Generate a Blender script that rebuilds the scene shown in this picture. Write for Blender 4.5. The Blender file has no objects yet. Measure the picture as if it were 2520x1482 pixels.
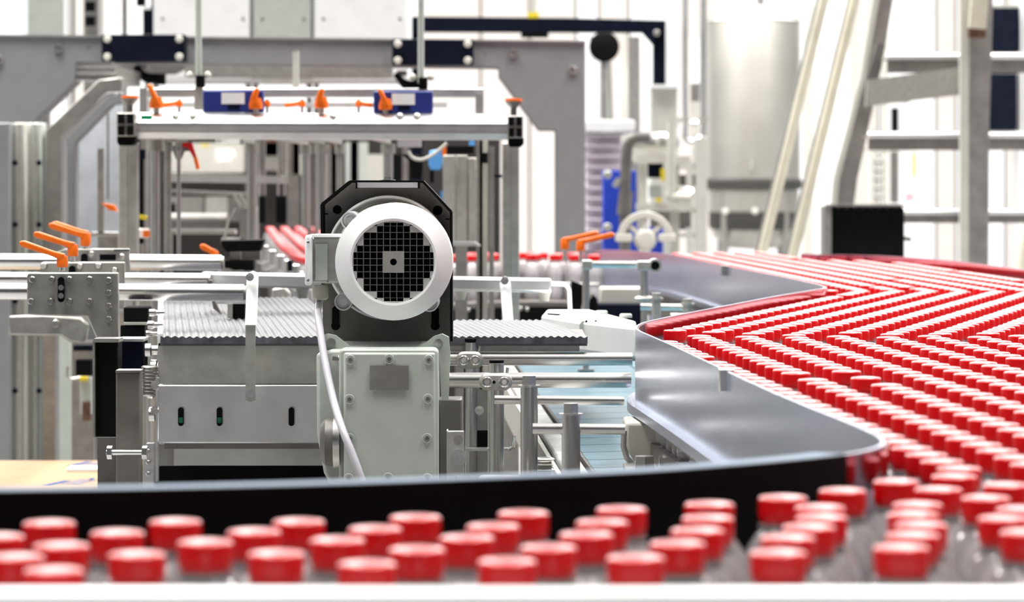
import bpy, bmesh, math, random
from mathutils import Vector, Matrix
random.seed(7)
SC = bpy.context.scene
COL = SC.collection
# ---------------------------------------------------------------- camera, light, exposure
F = 8000.0            # focal length in pixels of the 2520 wide frame
HOR = 437.0           # horizon row
CZ = 1.25             # camera height
cam_d = bpy.data.cameras.new('camera')
cam_d.sensor_width = 36.0
cam_d.lens = F / 2520.0 * 36.0
cam_d.shift_y = -(741.0 - HOR) / 2520.0
cam_d.clip_start = 0.05
cam_d.dof.use_dof = True
cam_d.dof.focus_distance = 4.0
cam_d.dof.aperture_fstop = 11.0
cam = bpy.data.objects.new('camera', cam_d)
cam.location = (0, 0, CZ)
cam.rotation_euler = (math.pi / 2, 0, 0)
COL.objects.link(cam)
SC.camera = cam

wd = bpy.data.worlds.new('world')
SC.world = wd
wd.use_nodes = True
wd.node_tree.nodes['Background'].inputs[0].default_value = (0.95, 0.97, 1.0, 1)
wd.node_tree.nodes['Background'].inputs[1].default_value = 0.4

def area_lamp(x, y, z, sx, sy, watt, spread=180, col=(1, 0.98, 0.95)):
    l = bpy.data.lights.new('ceiling_lamp', 'AREA')
    l.shape = 'RECTANGLE'; l.size = sx; l.size_y = sy
    l.energy = watt; l.color = col; l.spread = math.radians(spread)
    o = bpy.data.objects.new('ceiling_lamp', l)
    o.location = (x, y, z)
    COL.objects.link(o)
for lx in (-5.5, -1.8, 1.8, 5.5):
    for ly in (-1.0, 3.0, 7.0, 11.0, 15.0, 19.0):
        area_lamp(lx, ly, 5.9, 1.2, 2.6, 45 if ly < 1 else 95 if ly < 5 else 160 if ly < 9 else 240, 95 if ly < 9 else 180)
SC.view_settings.view_transform = 'Standard'
SC.view_settings.look = 'None'
SC.view_settings.gamma = 1.0
SC.view_settings.use_curve_mapping = False
SC.view_settings.exposure = 0.12

# ---------------------------------------------------------------- materials
MATS = {}
def mat(name, col, metal=0.0, rough=0.5, var=0.08, scale=30.0, stretch=(1, 1, 1), spec=0.5, bump=0.0, emit=0.0, coat=0.0, sheen=0.0, coat_rough=0.12):
    if name in MATS: return MATS[name]
    m = bpy.data.materials.new(name); m.use_nodes = True
    nt = m.node_tree; b = nt.nodes['Principled BSDF']
    b.inputs['Metallic'].default_value = metal
    b.inputs['Roughness'].default_value = rough
    b.inputs['Specular IOR Level'].default_value = spec
    b.inputs['Coat Weight'].default_value = coat
    b.inputs['Sheen Weight'].default_value = sheen; b.inputs['Sheen Roughness'].default_value = 0.3
    b.inputs['Coat Roughness'].default_value = coat_rough
    tc = nt.nodes.new('ShaderNodeTexCoord')
    mp = nt.nodes.new('ShaderNodeMapping'); mp.inputs['Scale'].default_value = stretch
    nz = nt.nodes.new('ShaderNodeTexNoise'); nz.inputs['Scale'].default_value = scale
    nz.inputs['Detail'].default_value = 3.0
    nt.links.new(tc.outputs['Object'], mp.inputs[0]); nt.links.new(mp.outputs[0], nz.inputs['Vector'])
    rp = nt.nodes.new('ShaderNodeValToRGB')
    rp.color_ramp.elements[0].position = 0.3; rp.color_ramp.elements[1].position = 0.7
    rp.color_ramp.elements[0].color = tuple(max(0, c * (1 - var)) for c in col) + (1,)
    rp.color_ramp.elements[1].color = tuple(min(1, c * (1 + var)) for c in col) + (1,)
    nt.links.new(nz.outputs['Fac'], rp.inputs[0]); nt.links.new(rp.outputs[0], b.inputs['Base Color'])
    mr = nt.nodes.new('ShaderNodeMapRange')
    mr.inputs['To Min'].default_value = max(0.02, rough - 0.03); mr.inputs['To Max'].default_value = min(1, rough + 0.03)
    nt.links.new(nz.outputs['Fac'], mr.inputs['Value']); nt.links.new(mr.outputs[0], b.inputs['Roughness'])
    if bump:
        bp = nt.nodes.new('ShaderNodeBump'); bp.inputs['Strength'].default_value = bump; bp.inputs['Distance'].default_value = 0.002
        nt.links.new(nz.outputs['Fac'], bp.inputs['Height']); nt.links.new(bp.outputs[0], b.inputs['Normal'])
    MATS[name] = m
    return m
STEEL = mat('brushed steel', (0.55, 0.54, 0.52), 1.0, 0.3, 0.10, 40, (10, 10, 0.5))
CHROME = mat('polished steel', (0.80, 0.79, 0.77), 1.0, 0.26, 0.05, 20)
SHEET = mat('guide wall steel', (0.50, 0.54, 0.66), 0.85, 0.24, 0.03, 9, (1, 1, 2.5))
INNERTINT = mat('steel tinted for darker mirroring', (0.30, 0.20, 0.27), 1.0, 0.12, 0.08, 20)  # wall steel tinted dark so reflections on the inner face deepen
ALU = mat('anodised aluminium', (0.82, 0.82, 0.82), 1.0, 0.36, 0.05, 30)
PANEL = mat('bead blasted steel panel', (0.52, 0.515, 0.48), 0.85, 0.5, 0.10, 60)
GREYP = mat('grey machine paint', (0.21, 0.215, 0.22), 0.0, 0.45, 0.05, 25)
GREYD = mat('dark grey plate', (0.16, 0.15, 0.14), 0.3, 0.42, 0.15, 25)
GREYL = mat('light grey enamel', (0.50, 0.54, 0.50), 0.0, 0.4, 0.05, 30)
GREYM = mat('mid grey bead blasted steel', (0.36, 0.35, 0.33), 0.8, 0.45, 0.12, 50)
WHITEP = mat('white enamel', (0.93, 0.94, 0.94), 0.0, 0.35, 0.03, 20)
WHITEF = mat('silver white fan cover paint', (0.92, 0.93, 0.93), 0.0, 0.4, 0.03, 30)
CREAM = mat('cream paint', (0.58, 0.57, 0.51), 0.0, 0.5, 0.05, 20)
BLACK = mat('black plastic', (0.003, 0.003, 0.0035), 0.0, 0.6, 0.2, 40, spec=0.1)
NAVY = mat('blue black paint', (0.005, 0.007, 0.016), 0.0, 0.6, 0.2, 20, spec=0.06)
ORANGE = mat('orange plastic', (0.95, 0.16, 0.0), 0.0, 0.42, 0.08, 40)
RED = mat('red cap plastic', (0.74, 0.0, 0.003), 0.0, 0.36, 0.05, 40, spec=0.4, coat=0.4, sheen=0.0, coat_rough=0.3)
REDTOP = mat('red cap top with painted sheen', (0.80, 0.0, 0.003), 0.0, 0.42, 0.04, 40, spec=0.8, coat=0.9, sheen=1.0, coat_rough=0.35)  # sheen and coat whiten the tops like gloss from overhead light
BLUE = mat('blue sensor plastic', (0.015, 0.03, 0.22), 0.0, 0.45, 0.1, 30)
BLUEB = mat('bright blue plastic', (0.01, 0.05, 0.5), 0.0, 0.45, 0.1, 20)
SKYB = mat('sky blue plastic', (0.10, 0.36, 0.78), 0.0, 0.4, 0.08, 30)
TEAL = mat('teal belt plastic', (0.05, 0.13, 0.17), 0.0, 0.3, 0.25, 45)
BELT = mat('grey modular belt', (0.055, 0.058, 0.068), 0.0, 0.34, 0.4, 55, spec=0.5)
GREEN = mat('green plastic', (0.0, 0.36, 0.16), 0.0, 0.5, 0.1, 20)
CARD = mat('corrugated cardboard', (0.33, 0.235, 0.155), 0.0, 1.0, 0.10, 12, (1, 6, 1), spec=0.0)
INK = mat('blue print ink', (0.05, 0.09, 0.22), 0.0, 1.0, 0.2, 30, spec=0.0)
CABLE = mat('grey cable sheath', (0.47, 0.46, 0.50), 0.0, 0.4, 0.06, 30)
YELLOW = mat('yellow plastic', (0.75, 0.6, 0.02), 0.0, 0.5, 0.1, 20)
TANK = mat('satin tank steel', (0.50, 0.48, 0.44), 0.9, 0.42, 0.05, 4)
TAN = mat('pale galvanised tube', (0.76, 0.72, 0.58), 0.35, 0.4, 0.08, 12)
GALV = mat('worn galvanised steel', (0.34, 0.32, 0.31), 0.6, 0.45, 0.16, 18)
RUSTGAP = mat('rusty weld', (0.16, 0.08, 0.05), 0.2, 0.7, 0.4, 60)  # rust brown, also used for painted shadow gaps on the back panel
LILAC = mat('translucent lilac crate', (0.66, 0.60, 0.66), 0.0, 0.5, 0.08, 20)
MARBLE = mat('scuffed white plastic sheet', (0.72, 0.72, 0.68), 0.0, 0.5, 0.14, 14)
FLOORM = mat('sealed concrete', (0.30, 0.30, 0.30), 0.0, 0.45, 0.12, 3)
WALLW = mat('white wall cladding', (0.88, 0.89, 0.90), 0.0, 0.6, 0.03, 2)
WALLS = mat('grey wall cladding', (0.30, 0.31, 0.32), 0.0, 0.7, 0.05, 2)
WALLD = mat('dark grey wall cladding', (0.035, 0.037, 0.042), 0.0, 0.7, 0.1, 3)
PINK = mat('pale wall cladding', (0.66, 0.61, 0.58), 0.0, 0.7, 0.04, 3)

SCRATCH = mat('scratched plate steel', (0.37, 0.365, 0.34), 0.8, 0.42, 0.14, 40)
CAST = mat('cast aluminium', (0.58, 0.58, 0.56), 0.4, 0.45, 0.08, 30)
BRONZE = mat('brown grey post steel', (0.17, 0.16, 0.145), 0.4, 0.45, 0.12, 40)
GREEND = mat('dark green plastic', (0.0, 0.09, 0.04), 0.0, 0.5)
EDGEW = mat('scuffed grey white plastic', (0.36, 0.36, 0.35), 0.0, 0.5, 0.2, 30)
def pet():
    m = bpy.data.materials.new('clear bottle plastic'); m.use_nodes = True
    nt = m.node_tree; nt.nodes.clear()
    out = nt.nodes.new('ShaderNodeOutputMaterial')
    tr = nt.nodes.new('ShaderNodeBsdfTransparent'); tr.inputs[0].default_value = (0.93, 0.93, 0.95, 1)
    df = nt.nodes.new('ShaderNodeBsdfDiffuse'); df.inputs[0].default_value = (0.95, 0.92, 0.93, 1)
    gl = nt.nodes.new('ShaderNodeBsdfGlossy'); gl.inputs['Roughness'].default_value = 0.08
    lw = nt.nodes.new('ShaderNodeLayerWeight'); lw.inputs[0].default_value = 0.35
    m1 = nt.nodes.new('ShaderNodeMixShader'); m1.inputs[0].default_value = 0.30
    m2 = nt.nodes.new('ShaderNodeMixShader')
    nt.links.new(tr.outputs[0], m1.inputs[1]); nt.links.new(df.outputs[0], m1.inputs[2])
    nt.links.new(lw.outputs['Fresnel'], m2.inputs[0]); nt.links.new(m1.outputs[0], m2.inputs[1]); nt.links.new(gl.outputs[0], m2.inputs[2])
    nt.links.new(m2.outputs[0], out.inputs[0])
    return m
PET = pet()

# ---------------------------------------------------------------- geometry helpers
def X(px, s): return (px - 1260.0) / s
def Z(py, s): return CZ + (HOR - py) / s
def Y(s): return F / s
def W(px, py, s): return Vector((X(px, s), Y(s), Z(py, s)))

class G:
    """collects vertices and faces of one mesh, in world coordinates"""
    def __init__(self): self.v = []; self.f = []; self.mi = []
    def add(self, vs, fs, mi=0):
        n = len(self.v); self.v += [tuple(p) for p in vs]
        self.f += [tuple(i + n for i in f) for f in fs]; self.mi += [mi] * len(fs)
        return self
    def box(self, x0, x1, y0, y1, z0, z1):
        vs = [(x, y, z) for z in (z0, z1) for y in (y0, y1) for x in (x0, x1)]
        return self.add(vs, [(0, 2, 3, 1), (4, 5, 7, 6), (0, 1, 5, 4), (2, 6, 7, 3), (0, 4, 6, 2), (1, 3, 7, 5)])
    def pbox(self, a, b, c, d, s, dep):
        """box whose front face covers pixels a..c by b..d at scale s, dep metres deep"""
        return self.box(X(a, s), X(c, s), Y(s), Y(s) + dep, Z(d, s), Z(b, s))
    def prism(self, poly, y0, y1):
        """poly: list of (x, z), extruded along y"""
        n = len(poly)
        if sum(poly[i][0] * poly[(i + 1) % n][1] - poly[(i + 1) % n][0] * poly[i][1] for i in range(n)) < 0: poly = poly[::-1]
        vs = [(x, y0, z) for x, z in poly] + [(x, y1, z) for x, z in poly]
        fs = [tuple(range(n)), tuple(range(2 * n - 1, n - 1, -1))]
        fs += [(i, i + n, (i + 1) % n + n, (i + 1) % n) for i in range(n)]
        return self.add(vs, fs)
    def pprism(self, poly, s, dep):
        return self.prism([(X(x, s), Z(y, s)) for x, y in poly], Y(s), Y(s) + dep)
    def hprism(self, poly, z0, z1):
        """poly: list of (x, y), extruded along z"""
        n = len(poly)
        if sum(poly[i][0] * poly[(i + 1) % n][1] - poly[(i + 1) % n][0] * poly[i][1] for i in range(n)) < 0: poly = poly[::-1]
        vs = [(x, y, z0) for x, y in poly] + [(x, y, z1) for x, y in poly]
        fs = [tuple(range(n - 1, -1, -1)), tuple(range(n, 2 * n))]
        fs += [(i, (i + 1) % n, (i + 1) % n + n, i + n) for i in range(n)]
        return self.add(vs, fs)
    def cyl(self, p0, p1, r0, r1=None, n=20):
        p0 = Vector(p0); p1 = Vector(p1); r1 = r0 if r1 is None else r1
        d = (p1 - p0).normalized()
        a = d.orthogonal().normalized() if abs(d.z) < 0.9 else Vector((1, 0, 0))
        a = (a - d * a.dot(d)).normalized(); b = d.cross(a)
        vs = []
        for p, r in ((p0, r0), (p1, r1)):
            for i in range(n):
                t = 2 * math.pi * (i + 0.5) / n
                vs.append(p + (a * math.cos(t) + b * math.sin(t)) * r)
        fs = [(i, (i + 1) % n, (i + 1) % n + n, i + n) for i in range(n)]
        fs += [tuple(range(n - 1, -1, -1)), tuple(range(n, 2 * n))]
        return self.add(vs, fs)
    def lathe(self, prof, c, axis='Z', n=32, ring=False):
        """prof: list of (r, h) along the axis from c; r==0 closes the end"""
        c = Vector(c); vs = []; fs = []; idx = []
        for r, h in prof:
            if r < 1e-7:
                idx.append((len(vs),)); pts = [(0, 0, h)]
            else:
                idx.append(tuple(range(len(vs), len(vs) + n)))
                pts = [(r * math.cos(2 * math.pi * i / n), r * math.sin(2 * math.pi * i / n), h) for i in range(n)]
            for x, y, z in pts:
                vs.append(c + Vector((x, y, z)) if axis == 'Z' else c + Vector((x, z, -y)) if axis == 'Y' else c + Vector((z, x, y)))
        pairs = list(zip(idx, idx[1:]))
        if ring: pairs.append((idx[-1], idx[0]))
        for A, B in pairs:
            for i in range(n):
                j = (i + 1) % n
                if len(A) == 1 and len(B) == 1: continue
                if len(A) == 1: fs.append((A[0], B[j], B[i]))
                elif len(B) == 1: fs.append((A[i], A[j], B[0]))
                else: fs.append((A[i], A[j], B[j], B[i]))
        return self.add(vs, fs)
    def tube(self, pts, r, n=12, fillet=0.0, k=6):
        pts = [Vector(p) for p in pts]
        if fillet:
            q = [pts[0]]
            for a, b, c in zip(pts, pts[1:], pts[2:]):
                u = (a - b); w = (c - b)
                l = min(fillet, u.length * 0.49, w.length * 0.49)
                p, e = b + u.normalized() * l, b + w.normalized() * l
                for i in range(k + 1):
                    t = i / k
                    q.append(p * (1 - t) ** 2 + b * 2 * t * (1 - t) + e * t * t)
            q.append(pts[-1]); pts = q
        vs = []; N = len(pts); a = None
        for i, p in enumerate(pts):
            d = (pts[min(i + 1, N - 1)] - pts[max(i - 1, 0)]).normalized()
            if a is None: a = d.orthogonal().normalized()
            a = (a - d * a.dot(d)).normalized(); b = d.cross(a)
            for j in range(n):
                t = 2 * math.pi * j / n
                vs.append(p + (a * math.cos(t) + b * math.sin(t)) * r)
        fs = [(i * n + j, i * n + (j + 1) % n, (i + 1) * n + (j + 1) % n, (i + 1) * n + j) for i in range(N - 1) for j in range(n)]
        fs += [tuple(range(n - 1, -1, -1)), tuple(range((N - 1) * n, N * n))]
        return self.add(vs, fs)
    def bar(self, p0, p1, wx, wy):
        """square section bar between two points (wx across in x/z plane, wy along y)"""
        p0 = Vector(p0); p1 = Vector(p1); d = (p1 - p0).normalized()
        up = Vector((0, 1, 0)) if abs(d.y) < 0.9 else Vector((1, 0, 0))
        a = d.cross(up).normalized(); b = d.cross(a).normalized()
        vs = [p + a * (i * wx / 2) + b * (j * wy / 2) for p in (p0, p1) for i, j in ((-1, -1), (1, -1), (1, 1), (-1, 1))]
        return self.add(vs, [(0, 1, 2, 3), (7, 6, 5, 4), (0, 4, 5, 1), (1, 5, 6, 2), (2, 6, 7, 3), (3, 7, 4, 0)])
    def plate_hole(self, poly_half, r, c, y0, y1, n=24):
        """square plate (half size) in x/z with a round hole"""
        vs = []; fs = []
        for y in (y0, y1):
            for i in range(n):
                t = 2 * math.pi * i / n
                cx, sx = math.cos(t), math.sin(t); k = poly_half / max(abs(cx), abs(sx))
                vs.append((c[0] + cx * k, y, c[1] + sx * k))
            for i in range(n):
                t = 2 * math.pi * i / n
                vs.append((c[0] + math.cos(t) * r, y, c[1] + math.sin(t) * r))
        for i in range(n):
            j = (i + 1) % n
            fs += [(i, j, j + n, i + n), (2 * n + i, 3 * n + i, 3 * n + j, 2 * n + j), (i + n, j + n, j + 3 * n, i + 3 * n), (i, 2 * n + i, 2 * n + j, j)]
        return self.add(vs, fs)

def mesh_from(g, name, mats, origin=Vector((0, 0, 0)), smooth=True):
    me = bpy.data.meshes.new(name)
    me.from_pydata([(v[0] - origin.x, v[1] - origin.y, v[2] - origin.z) for v in g.v], [], g.f)
    for m in (mats if isinstance(mats, (list, tuple)) else [mats]): me.materials.append(m)
    bm = bmesh.new(); bm.from_mesh(me); bmesh.ops.recalc_face_normals(bm, faces=bm.faces); bm.to_mesh(me); bm.free()
    if any(g.mi): me.polygons.foreach_set('material_index', g.mi)
    if smooth:
        me.polygons.foreach_set('use_smooth', [True] * len(me.polygons))
        me.set_sharp_from_angle(angle=math.radians(35))
    me.update()
    return me

def tag(o, label=None, cat=None, group=None, kind=None):
    if label: o['label'] = label
    if cat: o['category'] = cat
    if group: o['group'] = group
    if kind: o['kind'] = kind
    return o

class T:
    """a thing: an Empty at its base that parents its parts"""
    def __init__(self, name, label, cat, group=None, kind=None):
        self.o = bpy.data.objects.new(name, None); COL.objects.link(self.o)
        tag(self.o, label, cat, group, kind); self.parts = []
    def p(self, name, g, m, parent=None, label=None, bev=0.0, kind=None, seg=2):
        self.parts.append((name, g, m, parent, label, bev, kind, seg)); return len(self.parts) - 1
    def done(self, loc=None):
        vs = [v for p in self.parts for v in p[1].v]
        if loc is None:
            lo = [min(v[i] for v in vs) for i in range(3)]; hi = [max(v[i] for v in vs) for i in range(3)]
            loc = Vector(((lo[0] + hi[0]) / 2, (lo[1] + hi[1]) / 2, lo[2]))
        self.o.location = loc; obs = []
        for name, g, m, parent, label, bev, kind, seg in self.parts:
            ob = bpy.data.objects.new(name, mesh_from(g, name, m, loc)); COL.objects.link(ob)
            ob.parent = self.o if parent is None else obs[parent]
            if label: ob['label'] = label
            if kind: ob['kind'] = kind
            if bev: bevel(ob, bev, seg)
            obs.append(ob)
        return self.o
def bevel(ob, w, seg=2):
    b = ob.modifiers.new('bevel', 'BEVEL'); b.width = w; b.segments = seg; b.limit_method = 'ANGLE'; b.angle_limit = math.radians(40)
    b.harden_normals = False
def solo(name, g, m, label=None, cat=None, group=None, bev=0.0, kind=None):
    vs = g.v
    lo = [min(v[i] for v in vs) for i in range(3)]; hi = [max(v[i] for v in vs) for i in range(3)]
    loc = Vector(((lo[0] + hi[0]) / 2, (lo[1] + hi[1]) / 2, lo[2]))
    ob = bpy.data.objects.new(name, mesh_from(g, name, m, loc)); COL.objects.link(ob); ob.location = loc
    if bev: bevel(ob, bev)
    return tag(ob, label, cat, group, kind)
def copy_tree(o, parent=None):
    c = o.copy(); COL.objects.link(c)
    if parent is not None: c.parent = parent
    for ch in list(o.children): copy_tree(ch, c)
    return c
def screw(px, py, s, rp, hp=0.004, n=14, hexa=False):
    """a screw head facing the camera"""
    c = W(px, py, s); g = G(); r = rp / s
    if hexa:
        g.cyl(c, c - Vector((0, hp, 0)), r, r * 0.96, 6); g.cyl(c - Vector((0, hp, 0)), c - Vector((0, hp * 1.7, 0)), r * 0.5, n=12)
        g.cyl(c + Vector((0, 0.0004, 0)), c - Vector((0, 0.001, 0)), r * 1.25, n=18)
    else:
        g.lathe([(0, -hp), (r * 0.7, -hp), (r * 0.95, -hp * 0.6), (r, 0.0003)], c, 'Y', n)
    return g
# ---------------------------------------------------------------- room shell
def structure(name, g, m, bev=0):
    return solo(name, g, m, kind='structure', bev=bev)
XL, XR, YF, YB, ZT = -9.0, 9.0, -4.5, 24.0, 6.2
structure('floor', G().box(XL, XR, YF, YB, -0.2, 0.0), FLOORM)
structure('ceiling', G().box(XL, XR, YF, YB, ZT, ZT + 0.2), mat('pale ceiling cladding', (0.62, 0.62, 0.62), 0.0, 0.7))
structure('wall_left', G().box(XL - 0.2, XL, YF, YB, 0, ZT), WALLS)
structure('wall_right', G().box(XR, XR + 0.2, YF, YB, 0, ZT), WALLS)
structure('wall_front', G().box(XL, XR, YF - 0.2, YF, 0, ZT), WALLD)
wb = structure('wall_back', G().box(XL, XR, YB, YB + 0.2, 0, ZT), WALLW)
def wall_part(name, g, m):
    o = solo(name, g, m); o.parent = wb; o.location = o.location - wb.location
    return o
ps = F / (YB - 0.12)
for a, b, mm in ((-700, -20, WALLW), (70, 165, WALLW), (172, 250, PINK), (256, 345, WALLW), (1050, 1180, PINK), (1186, 1300, PINK), (1306, 1415, PINK),
                 (1421, 1470, WALLW), (1476, 1545, PINK), (1551, 1650, WALLW), (1656, 1760, PINK), (1990, 2075, WALLW), (2081, 2160, PINK), (2166, 2300, WALLW),
                 (2306, 2350, PINK), (2356, 2470, WALLW), (2476, 2520, PINK), (2526, 3200, WALLW)):
    wall_part('wall_panel', G().box(X(a, ps), X(b, ps), YB - 0.12, YB, 0.0, 4.6), mm)

# ---------------------------------------------------------------- bottle table
CAPZ = CZ - 0.195            # cap tops
BOT = CAPZ - 0.115           # standing plane of the bottles
GTOP = CZ - 0.184            # top edge of the guide walls
GBOT = GTOP - 0.088

def catmull(pts, k=8):
    out = []
    P = [pts[0]] + list(pts) + [pts[-1]]
    for i in range(1, len(P) - 2):
        p0, p1, p2, p3 = P[i - 1], P[i], P[i + 1], P[i + 2]
        for j in range(k):
            t = j / k
            out.append(tuple(0.5 * ((2 * b) + (c - a) * t + (2 * a - 5 * b + 4 * c - d) * t * t + (3 * b - a - 3 * c + d) * t ** 3) for a, b, c, d in zip(p0, p1, p2, p3)))
    out.append(tuple(pts[-1])); return out
def gpx(px, py):               # point of the guide wall's top edge from its place in the photograph
    s = (py - HOR) / (CZ - GTOP); return (X(px, s), Y(s))
guard_main = [(-0.75, 1.885), (-0.45, 1.893)] + [gpx(*p) for p in ((0, 1209), (400, 1203), (800, 1193), (1200, 1179), (1560, 1163), (1800, 1146), (1980, 1130), (2090, 1117), (2150, 1105), (2178, 1092), (2170, 1075),
              (2135, 1057), (2080, 1034), (1980, 995), (1880, 953), (1780, 907), (1680, 860), (1610, 829), (1576, 814), (1569, 806), (1577, 798), (1605, 789), (1700, 769), (1800, 750), (1910, 729), (2000, 714), (2030, 709),
              (2024, 703), (1960, 688), (1870, 670), (1790, 655), (1720, 640), (1650, 626), (1570, 618), (1490, 614.5), (1440, 614))]
def ribbon(path, z0, z1, off0, off1, g=None):
    """vertical sheet along path between offsets (to its outer side)"""
    g = g or G(); n = len(path); nr = []
    for i in range(n):
        a = Vector(path[max(0, i - 1)]); b = Vector(path[min(n - 1, i + 1)]); d = (b - a).normalized(); nr.append(Vector((-d.y, d.x)))
    vs = []
    for (x, y), q in zip(path, nr):
        for o, z in ((off0, z0), (off1, z0), (off1, z1), (off0, z1)): vs.append((x + q.x * o, y + q.y * o, z))
    fs = [(4 * i + j, 4 * i + (j + 1) % 4, 4 * i + 4 + (j + 1) % 4, 4 * i + 4 + j) for i in range(n - 1) for j in range(4)]
    fs += [(0, 1, 2, 3), (4 * n - 1, 4 * n - 2, 4 * n - 3, 4 * n - 4)]
    return g.add(vs, fs)
gm = catmull(guard_main, 6)
t = T('guide_wall', 'long zigzag sheet steel guide wall curving round the field of red capped bottles', 'guide wall')
t.p('sheet', ribbon(gm, GBOT, GTOP, 0.0, 0.003), SHEET)
DARKSTRIP = mat('black inner strip', (0.003, 0.003, 0.004), 0.0, 0.5, 0.2, 20, spec=0.08)
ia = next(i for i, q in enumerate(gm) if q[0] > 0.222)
t.p('inner_tint', ribbon(gm[ia - 1:], GBOT, GTOP - 0.001, -0.002, -0.0003), INNERTINT, label='polished inner face tinted dark to deepen the mirrored red caps')
t.p('side_strip', ribbon(gm[:ia], GBOT, GTOP + 0.0002, -0.003, -0.0004), DARKSTRIP, label='black strip along the inner face')  # black strip over the near stretch of the wall's inner face
fl = gm
t.p('top_lip', ribbon(gm[:ia], GTOP - 0.004, GTOP + 0.0004, 0.0, 0.022), mat('blue grey coated lip', (0.13, 0.18, 0.26), 0.0, 0.6), label='folded outer lip along the near edge')
t.p('flange', ribbon(fl, GBOT - 0.011, GBOT, -0.002, 0.013), SHEET, label='narrow ledge along the foot of the guide wall')
for px, py in ((1788, 912), (1783, 655)):
    x, y = gpx(px, py)
    g = G().box(x - 0.0075, x + 0.0065, y - 0.012, y + 0.006, GTOP - 0.020, GTOP + 0.002)
    t.p('seam_clip', g, ALU if py > 800 else GREYM, label='small bright clip over the sheet joint', bev=0.001)
t.done()

far_guard = [(0.70, 7.86)] + [gpx(*p) for p in ((2030, 626.5), (2120, 628), (2220, 632.5), (2330, 641), (2430, 652), (2520, 664), (2620, 680), (2800, 716))]
t = T('guide_wall', 'curved steel guide wall along the far edge of the bottle field, below the black box', 'guide wall')
t.p('sheet', ribbon(catmull(far_guard, 6), GBOT, GTOP, 0.0, 0.003), SHEET)
t.p('inner_tint', ribbon(catmull(far_guard, 6), GBOT, GTOP - 0.001, -0.002, -0.0003), INNERTINT, label='polished inner face tinted dark to deepen the mirrored red caps')
t.p('flange', ribbon(catmull(far_guard, 6), GBOT - 0.011, GBOT, -0.002, 0.013), SHEET)
t.done()
# plate the bottles stand on: follows the guides
def guard_x_at(d):
    xs = []
    for (x0, y0), (x1, y1) in zip(gm, gm[1:]):
        if (y0 - d) * (y1 - d) <= 0 and abs(y1 - y0) > 1e-6: xs.append(x0 + (x1 - x0) * (d - y0) / (y1 - y0))
    return xs
i0 = min(range(len(gm)), key=lambda i: abs(gm[i][0] + 0.75))
poly = [(-0.75, 1.568)] + gm[:] + [(0.70, 8.6), (0.70, 7.86)] + catmull(far_guard, 6)[1:] + [(2.0, 4.5), (1.6, 1.568)]
bmt = bmesh.new()
vv = [bmt.verts.new((x, y, 0)) for x, y in poly]; bmt.faces.new(vv)
bmesh.ops.triangulate(bmt, faces=bmt.faces[:])
g = G(); 
bmt.verts.index_update()
tri = [tuple(v.index for v in f.verts) for f in bmt.faces]
n = len(poly)
g.add([(x, y, BOT) for x, y in poly] + [(x, y, BOT - 0.03) for x, y in poly], tri + [tuple(i + n for i in f[::-1]) for f in tri] + [(i, (i + 1) % n, (i + 1) % n + n, i + n) for i in range(n)])
bmt.free()
t = T('bottle_table', 'grey accumulation table that the red capped bottles stand on', 'table')
t.p('table_top', g, GREYD)
for x, y in ((-0.6, 1.65), (1.2, 1.65), (0.4, 3.2), (1.4, 4.2), (0.7, 6.0), (1.2, 6.6)):
    t.p('leg', G().cyl((x, y, 0), (x, y, BOT - 0.03), 0.025), STEEL)
t.done()
# near rail in front of the first row
t = T('side_rail', 'broad white side rail running in front of the nearest bottles', 'rail')
sr = (1442 - HOR) / 0.1965
g = G().box(-0.8, 1.5, Y(sr) - 0.03, Y(sr), CZ - 0.27, CZ - 0.1965)
t.p('rail_profile', g, WHITEP, bev=0.004)
for x in (-0.6, 0.0, 0.6): t.p('bracket', G().box(x - 0.02, x + 0.02, Y(sr) - 0.03, Y(sr) + 0.0, BOT - 0.05, CZ - 0.27), STEEL)
for x in (-0.6, 0.0, 0.6): t.p('leg', G().box(x - 0.02, x + 0.02, Y(sr) - 0.03, Y(sr) + 0.0, 0, BOT - 0.05), STEEL)
t.done()

# ---------------------------------------------------------------- bottles
CR, CH = 0.0150, 0.0164
def body_g():
    return G().lathe([(0, 0.004), (0.014, 0.0), (0.0235, 0.0), (0.0264, 0.005), (0.0264, 0.022), (0.0254, 0.027), (0.0254, 0.055), (0.0264, 0.06), (0.0258, 0.072), (0.022, 0.083), (0.0165, 0.0915), (0.0128, 0.095),
                      (0.0152, 0.0958), (0.0152, 0.0972), (0.0122, 0.0975), (0.0122, 0.106), (0, 0.106)], (0, 0, 0), 'Z', 20)
def cap_g(n=28):
    h = 0.115
    g = G().lathe([(0, h - CH + 0.002), (CR * 0.93, h - CH), (CR * 0.955, h - CH + 0.0028), (CR * 0.985, h - CH + 0.0034), (CR, h - 0.0030), (CR * 0.985, h - 0.0021), (CR * 0.955, h - 0.0014), (CR * 0.90, h - 0.0008), (CR * 0.6, h - 0.0002), (0, h + 0.0002)], (0, 0, 0), 'Z', n)
    g.mi = [1 if min(math.hypot(g.v[i][0], g.v[i][1]) for i in f) < CR * 0.97 and min(g.v[i][2] for i in f) > h - 0.0025 else 0 for f in g.f]
    return g
ME_BODY = mesh_from(body_g(), 'bottle', PET); ME_CAP = mesh_from(cap_g(), 'cap', [RED, REDTOP])
P = 0.0548
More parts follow.
